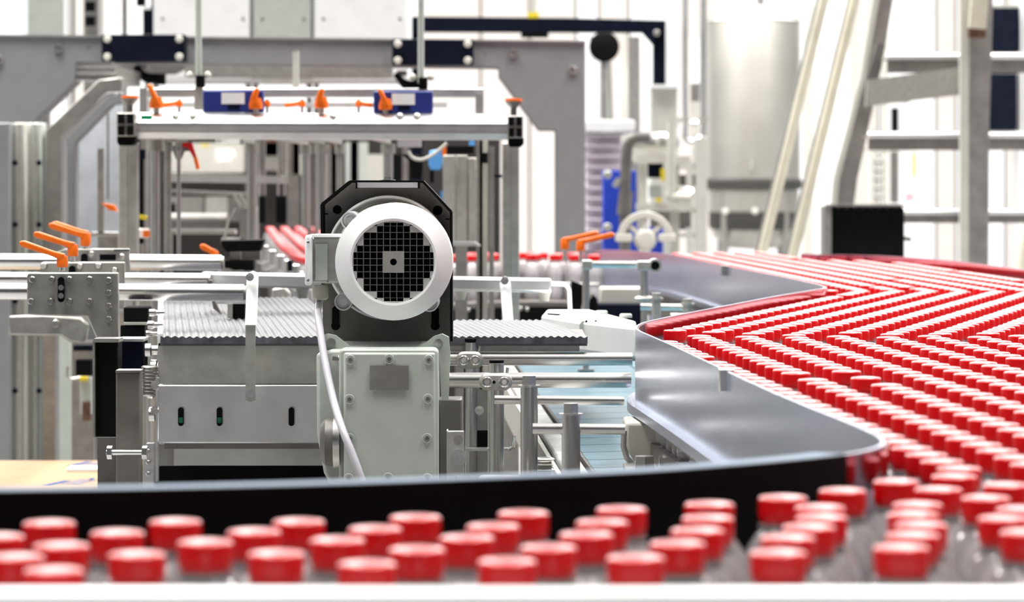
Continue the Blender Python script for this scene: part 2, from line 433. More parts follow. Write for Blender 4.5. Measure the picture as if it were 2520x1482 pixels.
near = [(830, 1323), (923, 1295), (1022, 1267), (1149, 1317), (1213, 1289), (1288, 1257), (1026, 1346), (903, 1381), (1248, 1375), (1350, 1341), (1443, 1309), (1482, 1279), (1530, 1247),
        (1564, 1366), (1667, 1331), (1717, 1299), (1742, 1269), (1746, 1235), (-20, 1313), (121, 1281), (289, 1305), (434, 1275), (148, 1337), (-12, 1367), (132, 1397), (337, 1358), (505, 1328), (625, 1302),
        (739, 1271), (680, 1356), (1927, 1219), (2074, 1202), (2018, 1243), (2022, 1267), (1991, 1291), (1939, 1317), (1915, 1354), (2212, 1179), (2309, 1199), (2258, 1236), (2273, 1261),
        (2267, 1285), (2246, 1311), (2218, 1341), (2342, 1168), (2426, 1220), (2508, 1191), (2514, 1247), (2522, 1273), (2530, 1304), (2600, 1330), (2640, 1280), (2660, 1230), (2620, 1200), (2760, 1300),
        (-190, 1302), (-170, 1340), (-330, 1325), (-190, 1378), (-340, 1375)]
pts = []
for px, py in near:
    s = (py - HOR) / 0.195; pts.append([X(px, s), Y(s)])
nearN = len(pts)
for it in range(12):                     # push apart those that would touch
    for i in range(nearN):
        for j in range(i):
            dx, dy = pts[i][0] - pts[j][0], pts[i][1] - pts[j][1]; d = math.hypot(dx, dy)
            if 1e-6 < d < 0.0545:
                k = (0.0546 - d) / 2 / d
                pts[i][0] += dx * k; pts[i][1] += dy * k; pts[j][0] -= dx * k; pts[j][1] -= dy * k
pts = [(x, min(y, 1.885 - 0.029 + (0.0 if x < -0.1 else 1))) for x, y in pts]
grid = {}
def put(x, y): grid.setdefault((int(x // P), int(y // P)), []).append((x, y))
def clear(x, y, r):
    a, b = int(x // P), int(y // P)
    return all((x - u) ** 2 + (y - v) ** 2 > r * r for i in (-1, 0, 1) for j in (-1, 0, 1) for u, v in grid.get((a + i, b + j), ()))
for q in pts: put(*q)
FG = catmull(far_guard, 6)
def seg_dist(x, y, path):
    best = 9
    for (x0, y0), (x1, y1) in zip(path, path[1:]):
        dx, dy = x1 - x0, y1 - y0; l = dx * dx + dy * dy
        tt = 0 if l == 0 else max(0, min(1, ((x - x0) * dx + (y - y0) * dy) / l))
        best = min(best, math.hypot(x - x0 - tt * dx, y - y0 - tt * dy))
    return best
def inside(x, y):
    c = False; j = len(poly) - 1
    for i in range(len(poly)):
        if (poly[i][1] > y) != (poly[j][1] > y) and x < (poly[j][0] - poly[i][0]) * (y - poly[i][1]) / (poly[j][1] - poly[i][1]) + poly[i][0]: c = not c
        j = i
    return c
def in_view(x, y, m=130): return -m - 60 < x * F / y + 1260 < 2520 + m * (3.2 if m > 100 else 1)
ROWOF = {}
def lattice(org, u, ymin, ymax, rows, length, rr=0.0270, drop=0.006, jit=0.0006, back=0):
    u = Vector(u).normalized(); v = Vector((u.y, -u.x)); out = []
    for r in range(rows):
        for k in range(-back, length):
            q = Vector(org) + v * (0.0300 + r * 0.0568) + u * ((k + 0.5 * (r % 2)) * P)
            x, y = q.x + random.uniform(-jit, jit), q.y + random.uniform(-jit, jit)
            if not (ymin < y < ymax) or not in_view(x, y) or not inside(x, y): continue
            if seg_dist(x, y, gm) < rr or seg_dist(x, y, FG) < rr: continue
            if not clear(x, y, 0.0532) or random.random() < drop: continue
            put(x, y); out.append((x, y)); ROWOF[(x, y)] = r
    return out
A0, A1 = gpx(2080, 1034), gpx(1680, 860)
B0, B1 = gpx(1605, 789), gpx(2000, 714)
C0, C1 = gpx(2024, 703), gpx(1720, 640)
C2 = gpx(1570, 618)
ptsA = lattice(A0, (A1[0] - A0[0], A1[1] - A0[1]), 1.5, 4.03, 17, 46, back=20)
ptsB = lattice(B0, (B1[0] - B0[0], B1[1] - B0[1]), 3.85, 5.62, 21, 44, back=18)
ptsC = lattice(C0, (C1[0] - C0[0], C1[1] - C0[1]), 5.45, 9.0, 26, 60, back=18)
ptsC += lattice(C1, (C2[0] - C1[0], C2[1] - C1[1]), 7.0, 9.0, 12, 20, back=4)
# feeding lanes that come from the packing machine and turn towards the table
def lane(path, gap=0.0545):
    out = []; acc = 0.0; pth = catmull(path, 20); last = None
    for x, y in pth:
        if last is None or math.hypot(x - last[0], y - last[1]) >= gap:
            if clear(x, y, 0.0530): out.append((x, y)); put(x, y)
            last = (x, y)
    return out
def lp(px, py, dx=0, dy=0):
    s = (py - HOR) / 0.195; return (X(px, s) + dx, Y(s) + dy)
ptsL = []
for k in range(5):
    o = k * 0.056
    ptsL += lane([lp(664, 558, o, 0.0), lp(690, 590, o, 0.0), lp(716, 612, o * 0.9, o * .3), lp(745, 630, o * .7, o * .7), lp(840, 640, o * .4, o), lp(1000, 636, 0, o), lp(1130, 628, 0, o), lp(1300, 625, 0, o), lp(1472, 627, 0, o)])
allp = [('near', q) for q in pts] + [('a', q) for q in ptsA] + [('b', q) for q in ptsB] + [('c', q) for q in ptsC] + [('l', q) for q in ptsL]
vis = [(k, q) for k, q in allp if in_view(q[0], q[1], 40)]
hid = [(k, q) for k, q in allp if not in_view(q[0], q[1], 40)]
laneR = sorted([q for k, q in vis if k == 'l' and q[1] < 8.45 and q[0] > -0.16], key=lambda q: q[0])
rest = sorted([(k, q) for k, q in vis if not (k == 'l')], key=lambda e: e[1][1])
N_SINGLE = 300
single = [('l', q) for q in laneR] + rest[:N_SINGLE - len(laneR)]
chosen = set(q for k, q in single)
def add_bottle(q, label, group):
    o = bpy.data.objects.new('bottle', ME_BODY); COL.objects.link(o); o.location = (q[0], q[1], BOT); o.rotation_euler = (0, 0, random.uniform(0, 6.28))
    tag(o, label, 'bottle', group)
    c = bpy.data.objects.new('cap', ME_CAP); COL.objects.link(c); c.parent = o
def nth(n): return '%d%s' % (n, 'th' if 10 < n % 100 < 14 else {1: 'st', 2: 'nd', 3: 'rd'}.get(n % 10, 'th'))
def ordered(k): return [q for kk, q in single if kk == k]
names = {}
qs = ordered('near')
def pxy(q): s = F / q[1]; return 1260 + q[0] * s, HOR + 0.195 * s
rows = {'against the black inner wall': [], 'second from the black inner wall': [], 'third from the black inner wall': [], 'nearest the white rail': []}
files = {'file before the rounded wall end': [], 'file just past the rounded wall end': [], 'file at the frame edge': []}
for q in qs:
    x, y = pxy(q)
    if x < 1770:
        e = y + (x - 120) * 0.018 if x > 120 else y
        k = 'against the black inner wall' if e < 1297 else 'second from the black inner wall' if e < 1326 else 'third from the black inner wall' if e < 1358 else 'nearest the white rail'
        rows[k].append((x, q))
    else:
        k = 'file before the rounded wall end' if x < 2120 else 'file just past the rounded wall end' if x < 2330 else 'file at the frame edge'
        files[k].append((-y, q))
for k, l in rows.items():
    for i, (x, q) in enumerate(sorted(l)): names[q] = 'red capped bottle, %s from the left in the row %s' % (nth(i + 1), k)
for k, l in files.items():
    for i, (y, q) in enumerate(sorted(l)): names[q] = 'red capped bottle, %s from the white rail, in %s' % (nth(i + 1), k)
for kk, txt in (('a', 'red capped bottle, %s from near end of %s file along the near guide wall'), ('b', 'red capped clear bottle, %s from near end of %s slanting file behind the first bend')):
    byrow = {}
    for q in ordered(kk): byrow.setdefault(ROWOF[q], []).append(q)
    for i, r in enumerate(sorted(byrow)):
        for j, q in enumerate(sorted(byrow[r], key=lambda q: q[1])): names[q] = txt % (nth(j + 1), nth(i + 1))
for i, q in enumerate(sorted(ordered('c'), key=lambda q: q[1])): names[q] = 'red capped clear bottle, %s nearest of those past the second bend' % nth(i + 1)
for i, q in enumerate(laneR): names[q] = 'red capped clear bottle on the feeding lane, %s counted from the fan motor' % nth(i + 1)
GRP = {'a': 'bottles along the near straight guide wall', 'b': 'bottles behind the first bend', 'c': 'bottles past the second bend', 'near': 'bottles behind the white side rail', 'l': 'bottles on the feeding lane'}
for k, q in single: add_bottle(q, names[q], GRP[k])
gs = G(); bg, cg = body_g(), cap_g(16)
cg2 = cg
for k, q in vis + hid:
    if q in chosen: continue
    gs.add([(v[0] + q[0], v[1] + q[1], v[2] + BOT) for v in bg.v], bg.f, 0)
    gs.add([(v[0] + q[0], v[1] + q[1], v[2] + BOT) for v in cg2.v], cg2.f, 1); gs.mi[-len(cg2.f):] = [1 + m for m in cg2.mi]
solo('distant_bottles', gs, [PET, RED, REDTOP], 'mass of small red capped clear bottles filling the far end of the table', 'bottles', kind='stuff')
print('bottles', len(vis), len(hid), len(single), 'stuff', len(vis) + len(hid) - len(single))
# ---------------------------------------------------------------- fan motor on its bracket
sm, sb = 2000.0, 1890.0
cx, cz = X(968, sm), Z(645, sm); yf = Y(sm)
bx, bz = X(956, 1905), Z(634, 1905); yb = Y(1905)
t = T('electric_motor', 'silver electric motor with round black fan grille, mounted on the octagonal bracket', 'motor')
R = 0.0725; rin = 0.0507
h = t.p('fan_cover', G().lathe([(rin, 0.004), (rin, 0.0), (rin + 0.003, -0.0006), (R - 0.006, 0.009), (R, 0.0135), (R, 0.085), (R - 0.002, 0.085), (R - 0.002, 0.015), (rin + 0.002, 0.006)], (cx, yf, cz), 'Y', 64, ring=True), WHITEF)
# grille: square holes punched in a grid
g = G(); gf = G(); pit = 16.4 / sm; hw = 0.435 * pit
for i in range(-7, 8):
    for j in range(-7, 8):
        px, pz = cx + i * pit, cz + j * pit * 0.985; d = math.hypot(i * pit, j * pit)
        if d > 0.0535 or (abs(i) <= 1 and abs(j) <= 1): continue
        a = pit / 2; y0, y1 = yf + 0.0022, yf + 0.0042
        if d < 0.0472:
            g.box(px - a, px - hw, y0, y1, pz - a, pz + a); g.box(px + hw, px + a, y0, y1, pz - a, pz + a)
            g.box(px - hw, px + hw, y0, y1, pz - a, pz - hw); g.box(px - hw, px + hw, y0, y1, pz + hw, pz + a)
        elif (abs(i) == 6 and abs(j) <= 1): sgn = 1 if i > 0 else -1; gf.box(*sorted((px, px + sgn * a)), y0, y1, pz - a, pz + a); gf.box(px - a, px + a, y0, y1, pz - a, pz - hw)
        elif (abs(j) == 6 and abs(i) <= 1): sgn = 1 if j > 0 else -1; gf.box(px - a, px + a, y0, y1, *sorted((pz, pz + sgn * a))); gf.box(px - a, px - hw, y0, y1, pz - a, pz + a)
        elif d < 0.0505: gf.box(px - a, px + a, y0, y1, pz - a, pz + a)
        else: gf.box(px - a, px + a, y0, y1, pz - a, pz + a)
gf.v = [(cx + (x - cx) * min(1, 0.0522 / max(1e-6, math.hypot(x - cx, z - cz))), y, cz + (z - cz) * min(1, 0.0522 / max(1e-6, math.hypot(x - cx, z - cz)))) for x, y, z in gf.v]
t.p('grille', g, GREYD, parent=h, label='dark square mesh over the fan', kind='stuff')
t.p('grille_border', gf, CAST, parent=h, label='pale stepped border of the grille', kind='stuff')
t.p('hub_plate', G().plate_hole(pit * 1.62, 0.0042, (cx, cz), yf + 0.0012, yf + 0.004), PANEL, parent=h, label='pale square centre plate with a round hole')
t.p('fan', G().lathe([(0, 0.012), (0.0045, 0.012), (0.012, 0.02), (0.066, 0.024), (0.066, 0.026), (0, 0.026)], (cx, yf, cz), 'Y', 40), BLACK, parent=h)  # black disc standing in for the dark interior behind the grille
g = G().cyl((cx - 0.001, yf + 0.05, cz), (bx, yb, bz), 0.0705, 0.070, 56)
t.p('housing', g, PANEL)
t.p('end_shield', G().lathe([(0.0, -0.004), (0.066, -0.004), (0.073, -0.006), (0.0765, -0.012), (0.0795, -0.012), (0.0795, 0.006), (0, 0.006)], (bx, yb, bz), 'Y', 64), CAST)
t.p('shield_rim', G().lathe([(0.0775, -0.0135), (0.0800, -0.0135), (0.0805, 0.004), (0.0775, -0.010)], (bx, yb, bz), 'Y', 64, ring=True), WHITEF, label='bright rim of the end shield')
for px, py in ((862, 543), (846, 742), (1058, 745)):
    c = W(px, py, 1950); b = t.p('boss', G().lathe([(0, 0.004), (0.0085, 0.004), (0.0095, -0.012), (0.0113, -0.012), (0.0113, 0.09), (0, 0.09)], c, 'Y', 24), ALU)
    t.p('bolt', G().cyl(c + Vector((0, 0.004, 0)), c - Vector((0, 0.006, 0)), 0.0055, n=6), CHROME, parent=b)
# terminal box on the flank
st = 1965.0
tb = t.p('terminal_box', G().pbox(756, 584, 838, 698, st, 0.085), PANEL, bev=0.003)
t.p('lid', G().pbox(750, 579, 768, 703, st + 8, 0.09), WHITEP, parent=tb, bev=0.003)
t.p('cover_rim', G().pbox(768, 578, 836, 584, st + 10, 0.08), WHITEP, parent=tb)
t.p('name_label', G().pbox(776, 600, 806, 690, st + 2, 0.001), GREYL, parent=tb)
for a, b in ((758, 596), (758, 690), (806, 692)): t.p('screw', screw(a, b, st + 9, 4, 0.002), STEEL, parent=tb)
gl = t.p('cable_gland', G().lathe([(0, 0), (0.0075, 0), (0.0105, 0.003), (0.0105, 0.016), (0.0085, 0.019), (0, 0.019)], W(786, 740, 1955) + Vector((0, 0.02, 0)), 'Z', 20), CREAM)
cabp = [(788, 735, 1930), (782, 760, 1960), (785, 790, 1990), (793, 850, 2010), (806, 920, 2030), (822, 990, 2050), (842, 1055, 2075), (868, 1120, 2085), (893, 1190, 2090), (915, 1260, 2090), (925, 1330, 2085)]
t.p('motor_cable', G().tube(catmull([tuple(W(*q)) for q in cabp], 6), 0.0046, 12), CABLE, label='grey cable looping down beside the gearbox')
t.done()

t = T('mounting_bracket', 'dark octagonal mounting bracket with black folded rim behind the fan motor', 'bracket')
oc = [(794, 835), (794, 503), (862, 449), (1041, 449), (1109, 521), (1109, 838), (1080, 862), (820, 862)]
pl = t.p('plate', G().pprism(oc, sb, 0.012), BRONZE)
g = G()
rim = [(794, 700), (792, 503), (861, 447), (1041, 447), (1110, 521), (1111, 840)]
for a, b in zip(rim, rim[1:]): g.bar(W(a[0], a[1], sb + 22) + Vector((0, 0.02, 0)), W(b[0], b[1], sb + 22) + Vector((0, 0.02, 0)), 0.0032, 0.05)
t.p('rim', g, BLACK, label='black folded edge')
t.p('top_lip', G().pbox(879, 449, 1028, 462, sb + 25, 0.03), ALU, label='bright lip along the top')
for a in (877, 1030): t.p('lip_end', G().pbox(a - 2, 447, a + 2, 464, sb + 28, 0.03), BLACK)
for a, b, r in ((830, 516, 11), (1077, 518, 12)): t.p('hole', G().lathe([(0, -0.001), (r / sb, -0.001), (r / sb, 0.001), (0, 0.001)], W(a, b, sb), 'Y', 24), BLACK)
for a in (826, 1071):
    g = G().pbox(a - 9, 760, a + 9, 800, sb + 3, 0.003); g.lathe([(0, -0.0015), (11 / sb, -0.0015), (11 / sb, 0.001), (0, 0.001)], W(a, 802, sb), 'Y', 20); g.lathe([(0, -0.0015), (8 / sb, -0.0015), (8 / sb, 0.001), (0, 0.001)], W(a, 762, sb), 'Y', 20)
    t.p('slot', g, BLACK)
for a, b in ((815, 517), (1096, 530)):
    t.p('notch', G().pbox(a - 18 if a < 900 else a, b + 8, a - 8 if a < 900 else a + 12, b + 11, sb + 4, 0.003), BLACK)
g = G().lathe([(0, 0.0), (0.0105, 0), (0.0105, 0.0025), (0, 0.0025)], W(953, 447, sb) + Vector((0, 0.01, 0)), 'Z', 20).cyl(W(953, 447, sb) + Vector((0, 0.01, 0)), W(953, 436, sb) + Vector((0, 0.01, 0)), 0.0052, n=6)
t.p('bolt', g, CHROME)
for pol, bo in (([(788, 862), (788, 828), (806, 822), (826, 826), (872, 862)], (815, 843)), ([(1024, 862), (1068, 828), (1088, 822), (1104, 830), (1108, 870), (1104, 985), (1086, 985), (1080, 862)], (1079, 845))):
    k = t.p('ear', G().pprism(pol, 1990, 0.012), GREYL, label='pale bolted ear')
    t.p('bolt', screw(bo[0], bo[1], 1990, 9, 0.005, hexa=True), STEEL, parent=k)
t.done()

t = T('gearbox', 'light grey gearbox with screwed square cover below the fan motor', 'gearbox')
sg = 2020.0
t.p('body', G().prism([(X(a, 1960), Z(b, 1960)) for a, b in ((788, 862), (826, 852), (1075, 852), (1080, 1330), (830, 1330), (822, 1180), (806, 1150), (790, 1060))], Y(2000), Y(1900)), GREYL, bev=0.004)
cv = t.p('cover', G().prism([(X(a, sg), Z(b, sg)) for a, b in ((834, 866), (842, 859), (1070, 859), (1078, 866), (1078, 1330), (834, 1330))], Y(sg), Y(1995)), GREYL, bev=0.003)
t.p('lid', G().pbox(846, 868, 1073, 1320, sg + 6, 0.006), GREYL, parent=cv, bev=0.003)
for a, b in ((862, 886), (958, 884), (1055, 886), (860, 983), (1053, 982), (860, 1079), (1051, 1079), (858, 1178), (955, 1176), (1052, 1178)):
    k = G().lathe([(0.0049, -0.0008), (0.0058, -0.0008), (0.0062, 0.0005), (0.0049, 0.0005)], W(a, b, sg + 7), 'Y', 20, ring=True); n0 = len(k.f); k.lathe([(0, -0.0007), (0.0022, -0.0007), (0.0024, 0.0005), (0, 0.0005)], W(a, b, sg + 7), 'Y', 12); k.mi = [0] * n0 + [1] * (len(k.f) - n0)
    t.p('screw', k, [GREYL, GREYD], parent=cv)
npl = t.p('nameplate', G().pbox(910, 900, 1006, 960, sg + 8, 0.0012), GREYM, parent=cv, label='grey metal nameplate')
g = G().lathe([(0, 0.0), (0.027, 0.0), (0.030, 0.004), (0.030, 0.05), (0, 0.05)], W(838, 1090, 1990), 'X', 36); g = G().lathe([(0, -0.024), (0.022, -0.024), (0.029, -0.018), (0.030, 0.0), (0, 0.0)], W(838, 1088, 2010), 'X', 36)
t.p('shaft_cover', g, GREYD, label='dark round shaft cover on the flank')
t.p('seal_ring', G().lathe([(0.030, -0.008), (0.0335, -0.008), (0.0335, 0.0), (0.030, 0.0)], W(838, 1088, 2010), 'X', 36, ring=True), CHROME)
t.p('plug', G().cyl(W(836, 886, 2005), W(818, 884, 2005), 0.0048, n=6).cyl(W(838, 886, 2005), W(833, 886, 2005), 0.007, n=18), CHROME)
t.p('side_strap', G().pbox(783, 895, 791, 1062, 1955, 0.05), BLACK)
t.done()
solo('switch_box', G().pbox(1080, 983, 1137, 1330, 1950, 0.06), GREYD, 'plain dark grey steel box tucked against the gearbox', 'box', bev=0.002)
# machine base they stand on
t = T('machine_bed', 'dark steel machine bed under the gearbox, posts and conveyor end', 'machine base')
zb = Z(1330, 2000)
t.p('deck', G().box(-0.32, 0.30, 3.55, 4.40, zb - 0.04, min(zb, Z(1330, 2020))), GREYD)
for x in (-0.28, 0.24):
    for y in (3.6, 4.36): t.p('leg', G().box(x - 0.025, x + 0.025, y - 0.025, y + 0.025, 0, zb - 0.04), GREYD)
t.done()
zdeck = min(zb, Z(1330, 2020))

# ---------------------------------------------------------------- posts and guide rails beside the motor
def rail_thing(label, xa, xb, yc, s, rpx, xtra=None, slope=0):
    t = T('guide_rail', label, 'rail')
    t.p('tube', G().tube([W(xa, yc, s), W(xb, yc + slope, s)], rpx / s, 20), CHROME)
    if xtra: xtra(t)
    return t.done()
s1, s2, s3, s4, s5 = 1640.0, 1850.0, 1985.0, 2080.0, 2260.0
rail_thing('polished tube rail at the back, under the white hood', 1098, 1558, 836, s1, 11, slope=7)
rail_thing('slim polished tube rail just under the hindmost rail', 1098, 1550, 861, s1 - 60, 9, slope=8)
rail_thing('polished tube rail held by the post with the shorter clamp, second from the hood', 1098, 1556, 884, s2, 16)
rail_thing('thick polished tube rail clamped to the taller black capped post, lowest of the thick ones', 1098, 1553, 936, s3, 19)
def post(label, px, w, ytop, s, kind, extra=None):
    t = T('rail_post', label, 'post'); r = w / 2 / s; c = W(px, ytop, s)
    base = Vector((c.x, c.y, zdeck)); top = c
    t.p('tube', G().cyl(base, top, r, n=28), STEEL)
    if kind == 'cap':
        t.p('cap', G().lathe([(0, 0.0012), (r * 0.97, 0.0012), (r * 0.97, 0.005), (0, 0.0065)], c, 'Z', 24), BLACK, label='black plastic end cap')
    else:
        t.p('washer', G().lathe([(0, 0), (r * 1.3, 0), (r * 1.3, 0.002), (0, 0.002)], c, 'Z', 28), CHROME)
        t.p('hex_bolt', G().cyl(c + Vector((0, 0, 0.002)), c + Vector((0, 0, 0.013)), r * 0.9, r * 0.86, 6), CHROME)
    if extra: extra(t)
    return t.done()
def clamp(px, py, s, w):
    def f(t):
        c = W(px, py, s); a, r = w / 2 / s, 21 / s
        g = G(); pol = []
        for i in range(13): pol.append((c.x + a - r + r * math.sin(math.pi * i / 12), c.z + r * math.cos(math.pi * i / 12)))
        for i in range(13): pol.append((c.x - a + r - r * math.sin(math.pi * i / 12), c.z - r * math.cos(math.pi * i / 12)))
        g.prism(pol, c.y - 0.022, c.y - 0.006)
        k = t.p('clamp', g, PANEL, bev=0.003, label='oval two screw clamp')
        for dx in (-a + r * 0.95, a - r * 0.95):
            q = Vector((c.x + dx, c.y - 0.022, c.z))
            t.p('screw', G().lathe([(0.0036, -0.001), (0.0060, -0.004), (0.0068, -0.003), (0.0068, 0.001), (0.0036, 0.001)], q, 'Y', 20, ring=True).lathe([(0, -0.0005), (0.0036, -0.0005), (0.0036, 0.001), (0, 0.001)], q, 'Y', 6), CHROME, parent=k)
        t.p('pin_hole', G().lathe([(0, -0.0006), (0.002, -0.0006), (0.002, 0.001), (0, 0.001)], Vector((c.x - 0.002, c.y - 0.022, c.z)), 'Y', 10), BLACK, parent=k)
        t.p('lever_pin', G().cyl(W(px + w * 0.33, py - 18, s), W(px + w * 0.36, py - 33, s), 0.0022, n=10), CHROME, parent=k)
    return f
post('steel post with black cap and oval clamp, nearest the gearbox', 1158, 34, 843, s2, 'cap', clamp(1156, 885, s2, 68))
post('steel post with black cap and oval clamp, second from the gearbox', 1222, 37, 896, s3, 'cap', clamp(1220, 938, s3, 82))
post('steel post topped by a hex bolt, taller of the two with thin rods', 1302, 43, 952, s4, 'hex')
post('short stout steel post topped by a hex bolt, beside the teal belt', 1405, 46, 1022, s5, 'hex')
rail_thing('thin polished rod passing the taller hex bolt post', 1217, 1536, 984, s4 - 10, 11, slope=3)
rail_thing('thin polished rod passing the short hex bolt post above the teal belt', 1311, 1538, 1055, s5 - 10, 13, slope=2)
t = T('rod_holder', 'small steel holder gripping the hindmost rail', 'clamp')
t.p('block', G().pbox(1262, 826, 1292, 852, s1 + 14, 0.02), PANEL, bev=0.002)
t.p('hex_bolt', G().cyl(W(1277, 826, s1), W(1277, 808, s1), 0.0075, n=6), CHROME)
t.done()
# bracket cluster at the foot of the posts
t = T('angle_bracket', 'steel angle bracket with one hex nut, at the foot of the posts', 'bracket')
sk = 2110.0
k = t.p('plate', G().prism([(X(a, sk), Z(b, sk)) for a, b in ((1100, 1330), (1100, 1061), (1142, 1061), (1142, 1330))], Y(sk), Y(sk) + 0.006), PANEL, bev=0.001)
t.p('hex_nut', screw(1128, 1126, sk, 16, 0.007, hexa=True), CHROME, parent=k)
g = G().lathe([(0, -0.0006), (0.0055, -0.0006), (0.0055, 0.001), (0, 0.001)], W(1128, 1082, sk), 'Y', 16)
t.p('slot', g, GREYM, parent=k)
t.p('stud', G().pbox(1120, 1172, 1124, 1210, sk + 6, 0.004), CHROME, parent=k)
t.p('side_flange', G().pbox(1099, 1061, 1102, 1330, sk, 0.03), PANEL)
t.done()
t = T('cross_bracket', 'thin steel strip and bolt joining the posts near their feet', 'bracket')
t.p('strip', G().pbox(1146, 1104, 1252, 1110, 1930, 0.02), CHROME)
t.p('web', G().pbox(1174, 1060, 1200, 1104, 1900, 0.01), BLACK)
t.p('hook', G().tube([W(1252, 1107, 1930), W(1262, 1100, 1930), W(1266, 1072, 1930)], 0.0022, 8), CHROME)
for a in (1180, 1262): t.p('bolt', screw(a, 1010 if a < 1200 else 1095, 1880, 9, 0.006, hexa=True), CHROME)
t.p('back_plate', G().pbox(1166, 960, 1200, 1330, 1850, 0.01), GREYM)
t.done()
t = T('coil_spring', 'short ribbed steel spindle standing low between the hex bolt posts', 'spindle')
g = G()
for i in range(16): g.lathe([(0.010, 0), (0.0125, 0.0016), (0.010, 0.0032), (0.008, 0.0032), (0.008, 0)], W(1340, 1330, 2050) + Vector((0, 0, 0.0064 * i)), 'Z', 20, ring=True)
t.p('spindle', G().cyl(W(1340, 1330, 2050), W(1340, 1136, 2050), 0.0085, n=20), GREYM)
t.p('coil', g, PANEL)
t.done()
t = T('clear_hose_clip', 'flat chrome cover plate lying low before the second post', 'plate')
t.p('plate', G().prism([(X(a, 2150), Z(b, 2150)) for a, b in ((1168, 1330), (1168, 1192), (1182, 1178), (1280, 1178), (1280, 1330))], Y(2150), Y(2150) + 0.05), ALU, bev=0.003)
t.done()

# ---------------------------------------------------------------- teal slat belt running back beside the guide wall
zt = CZ - 0.36
t = T('slat_belt_conveyor', 'teal slat belt conveyor with pale side strips, running back under the rails', 'conveyor')
def edge(d): return 0.1066 - 0.040 * (d - 3.876)
dlt = 0.115; d0 = 3.80; n = 0
while d0 < 6.3:
    d1 = d0 + dlt - 0.004; sh = 0.30
    g = G().hprism([(edge(d0), d0), (edge(d0) + 0.21, d0 + 0.21 * sh), (edge(d1) + 0.21, d1 + 0.21 * sh), (edge(d1), d1)], zt - 0.010, zt)
    t.p('slat', g, TEAL)
    g = G().hprism([(edge(d0) + 0.213, d0 + 0.213 * sh), (edge(d0) + 0.46, d0 + 0.46 * sh), (edge(d1) + 0.46, d1 + 0.46 * sh), (edge(d1) + 0.213, d1 + 0.213 * sh)], zt - 0.010, zt)
    t.p('slat', g, TEAL)
    d0 += dlt
g = G(); d0 = 3.80
while d0 < 6.3:
    g.hprism([(edge(d0) - 0.004, d0), (edge(d0) - 0.0003, d0), (edge(d0) - 0.0003, d0 + 0.008), (edge(d0) - 0.004, d0 + 0.008)], zt - 0.010, zt - 0.0005); d0 += 0.014
t.p('link_pins', g, GREYD, kind='stuff', label='row of dark link ends along the belt edge')
es = [(edge(d), d) for d in (3.70, 4.0, 4.4, 4.8, 5.2, 5.7, 6.3)]
t.p('side_strip', G().hprism([(x - 0.006, y) for x, y in es] + [(x - 0.034, y) for x, y in es[::-1]], zt - 0.02, zt - 0.004), EDGEW, label='white plastic strip along the belt edge', bev=0.003)
t.p('side_plate', G().hprism([(x - 0.036, y) for x, y in es] + [(x - 0.042, y) for x, y in es[::-1]], zt - 0.07, zt - 0.012), PANEL)
t.p('side_plate', G().box(0.55, 0.556, 4.6, 6.45, zt - 0.07, zt - 0.012), PANEL)
t.p('bed', G().hprism([(x - 0.005, y) for x, y in es] + [(0.54, 6.4), (0.54, 3.9)], zt - 0.03, zt - 0.012), GREYD)
for x, y in ((0.10, 4.45), (0.05, 5.9), (0.5, 4.7), (0.5, 6.2)): t.p('leg', G().box(x - 0.02, x + 0.02, y - 0.02, y + 0.02, 0, zt - 0.03), STEEL)
t.done()
# block that carries the guide wall at its bend
t = T('guide_support', 'cream rounded support block with large hex bolt, under the bend of the guide wall', 'support')
sv = 2110.0
pol = [(1541, 1045), (1541, 1100), (1548, 1125), (1562, 1142), (1590, 1150), (1760, 1150), (1760, 1045)]
yv = Y(sv) + 0.0
def hp(a, d): return (X(a, F / d), d)
t.p('block', G().prism([(X(a, sv), Z(b, sv)) for a, b in ((1540, 1040), (1538, 1085), (1545, 1112), (1560, 1136), (1590, 1146), (1760, 1146), (1760, 1040))], yv, yv + 0.10), CREAM, bev=0.004)
t.p('band', G().tube([W(a, b, sv + 6) for a, b in ((1536, 1060), (1534, 1098), (1543, 1128), (1560, 1146), (1590, 1156), (1700, 1156))], 0.0035, 8), PANEL)
c = W(1586, 1162, 2190)
t.p('washer', G().lathe([(0, 0), (0.0165, 0), (0.0165, 0.003), (0, 0.003)], c, 'Z', 28), CHROME)
t.p('hex_bolt', G().cyl(c + Vector((0, 0, 0.003)), c + Vector((0, 0, 0.018)), 0.0125, 0.0115, 6), CHROME)
t.p('bolt', G().cyl(W(1622, 1140, 2180), W(1634, 1140, 2180), 0.009, n=6), CHROME)
t.p('pin', G().pbox(1645, 1115, 1656, 1330, 2170, 0.006), GREYM)
t.p('stand', G().box(c.x - 0.02, c.x + 0.11, c.y - 0.02, c.y + 0.12, zdeck, c.z), GREYM)
t.done()
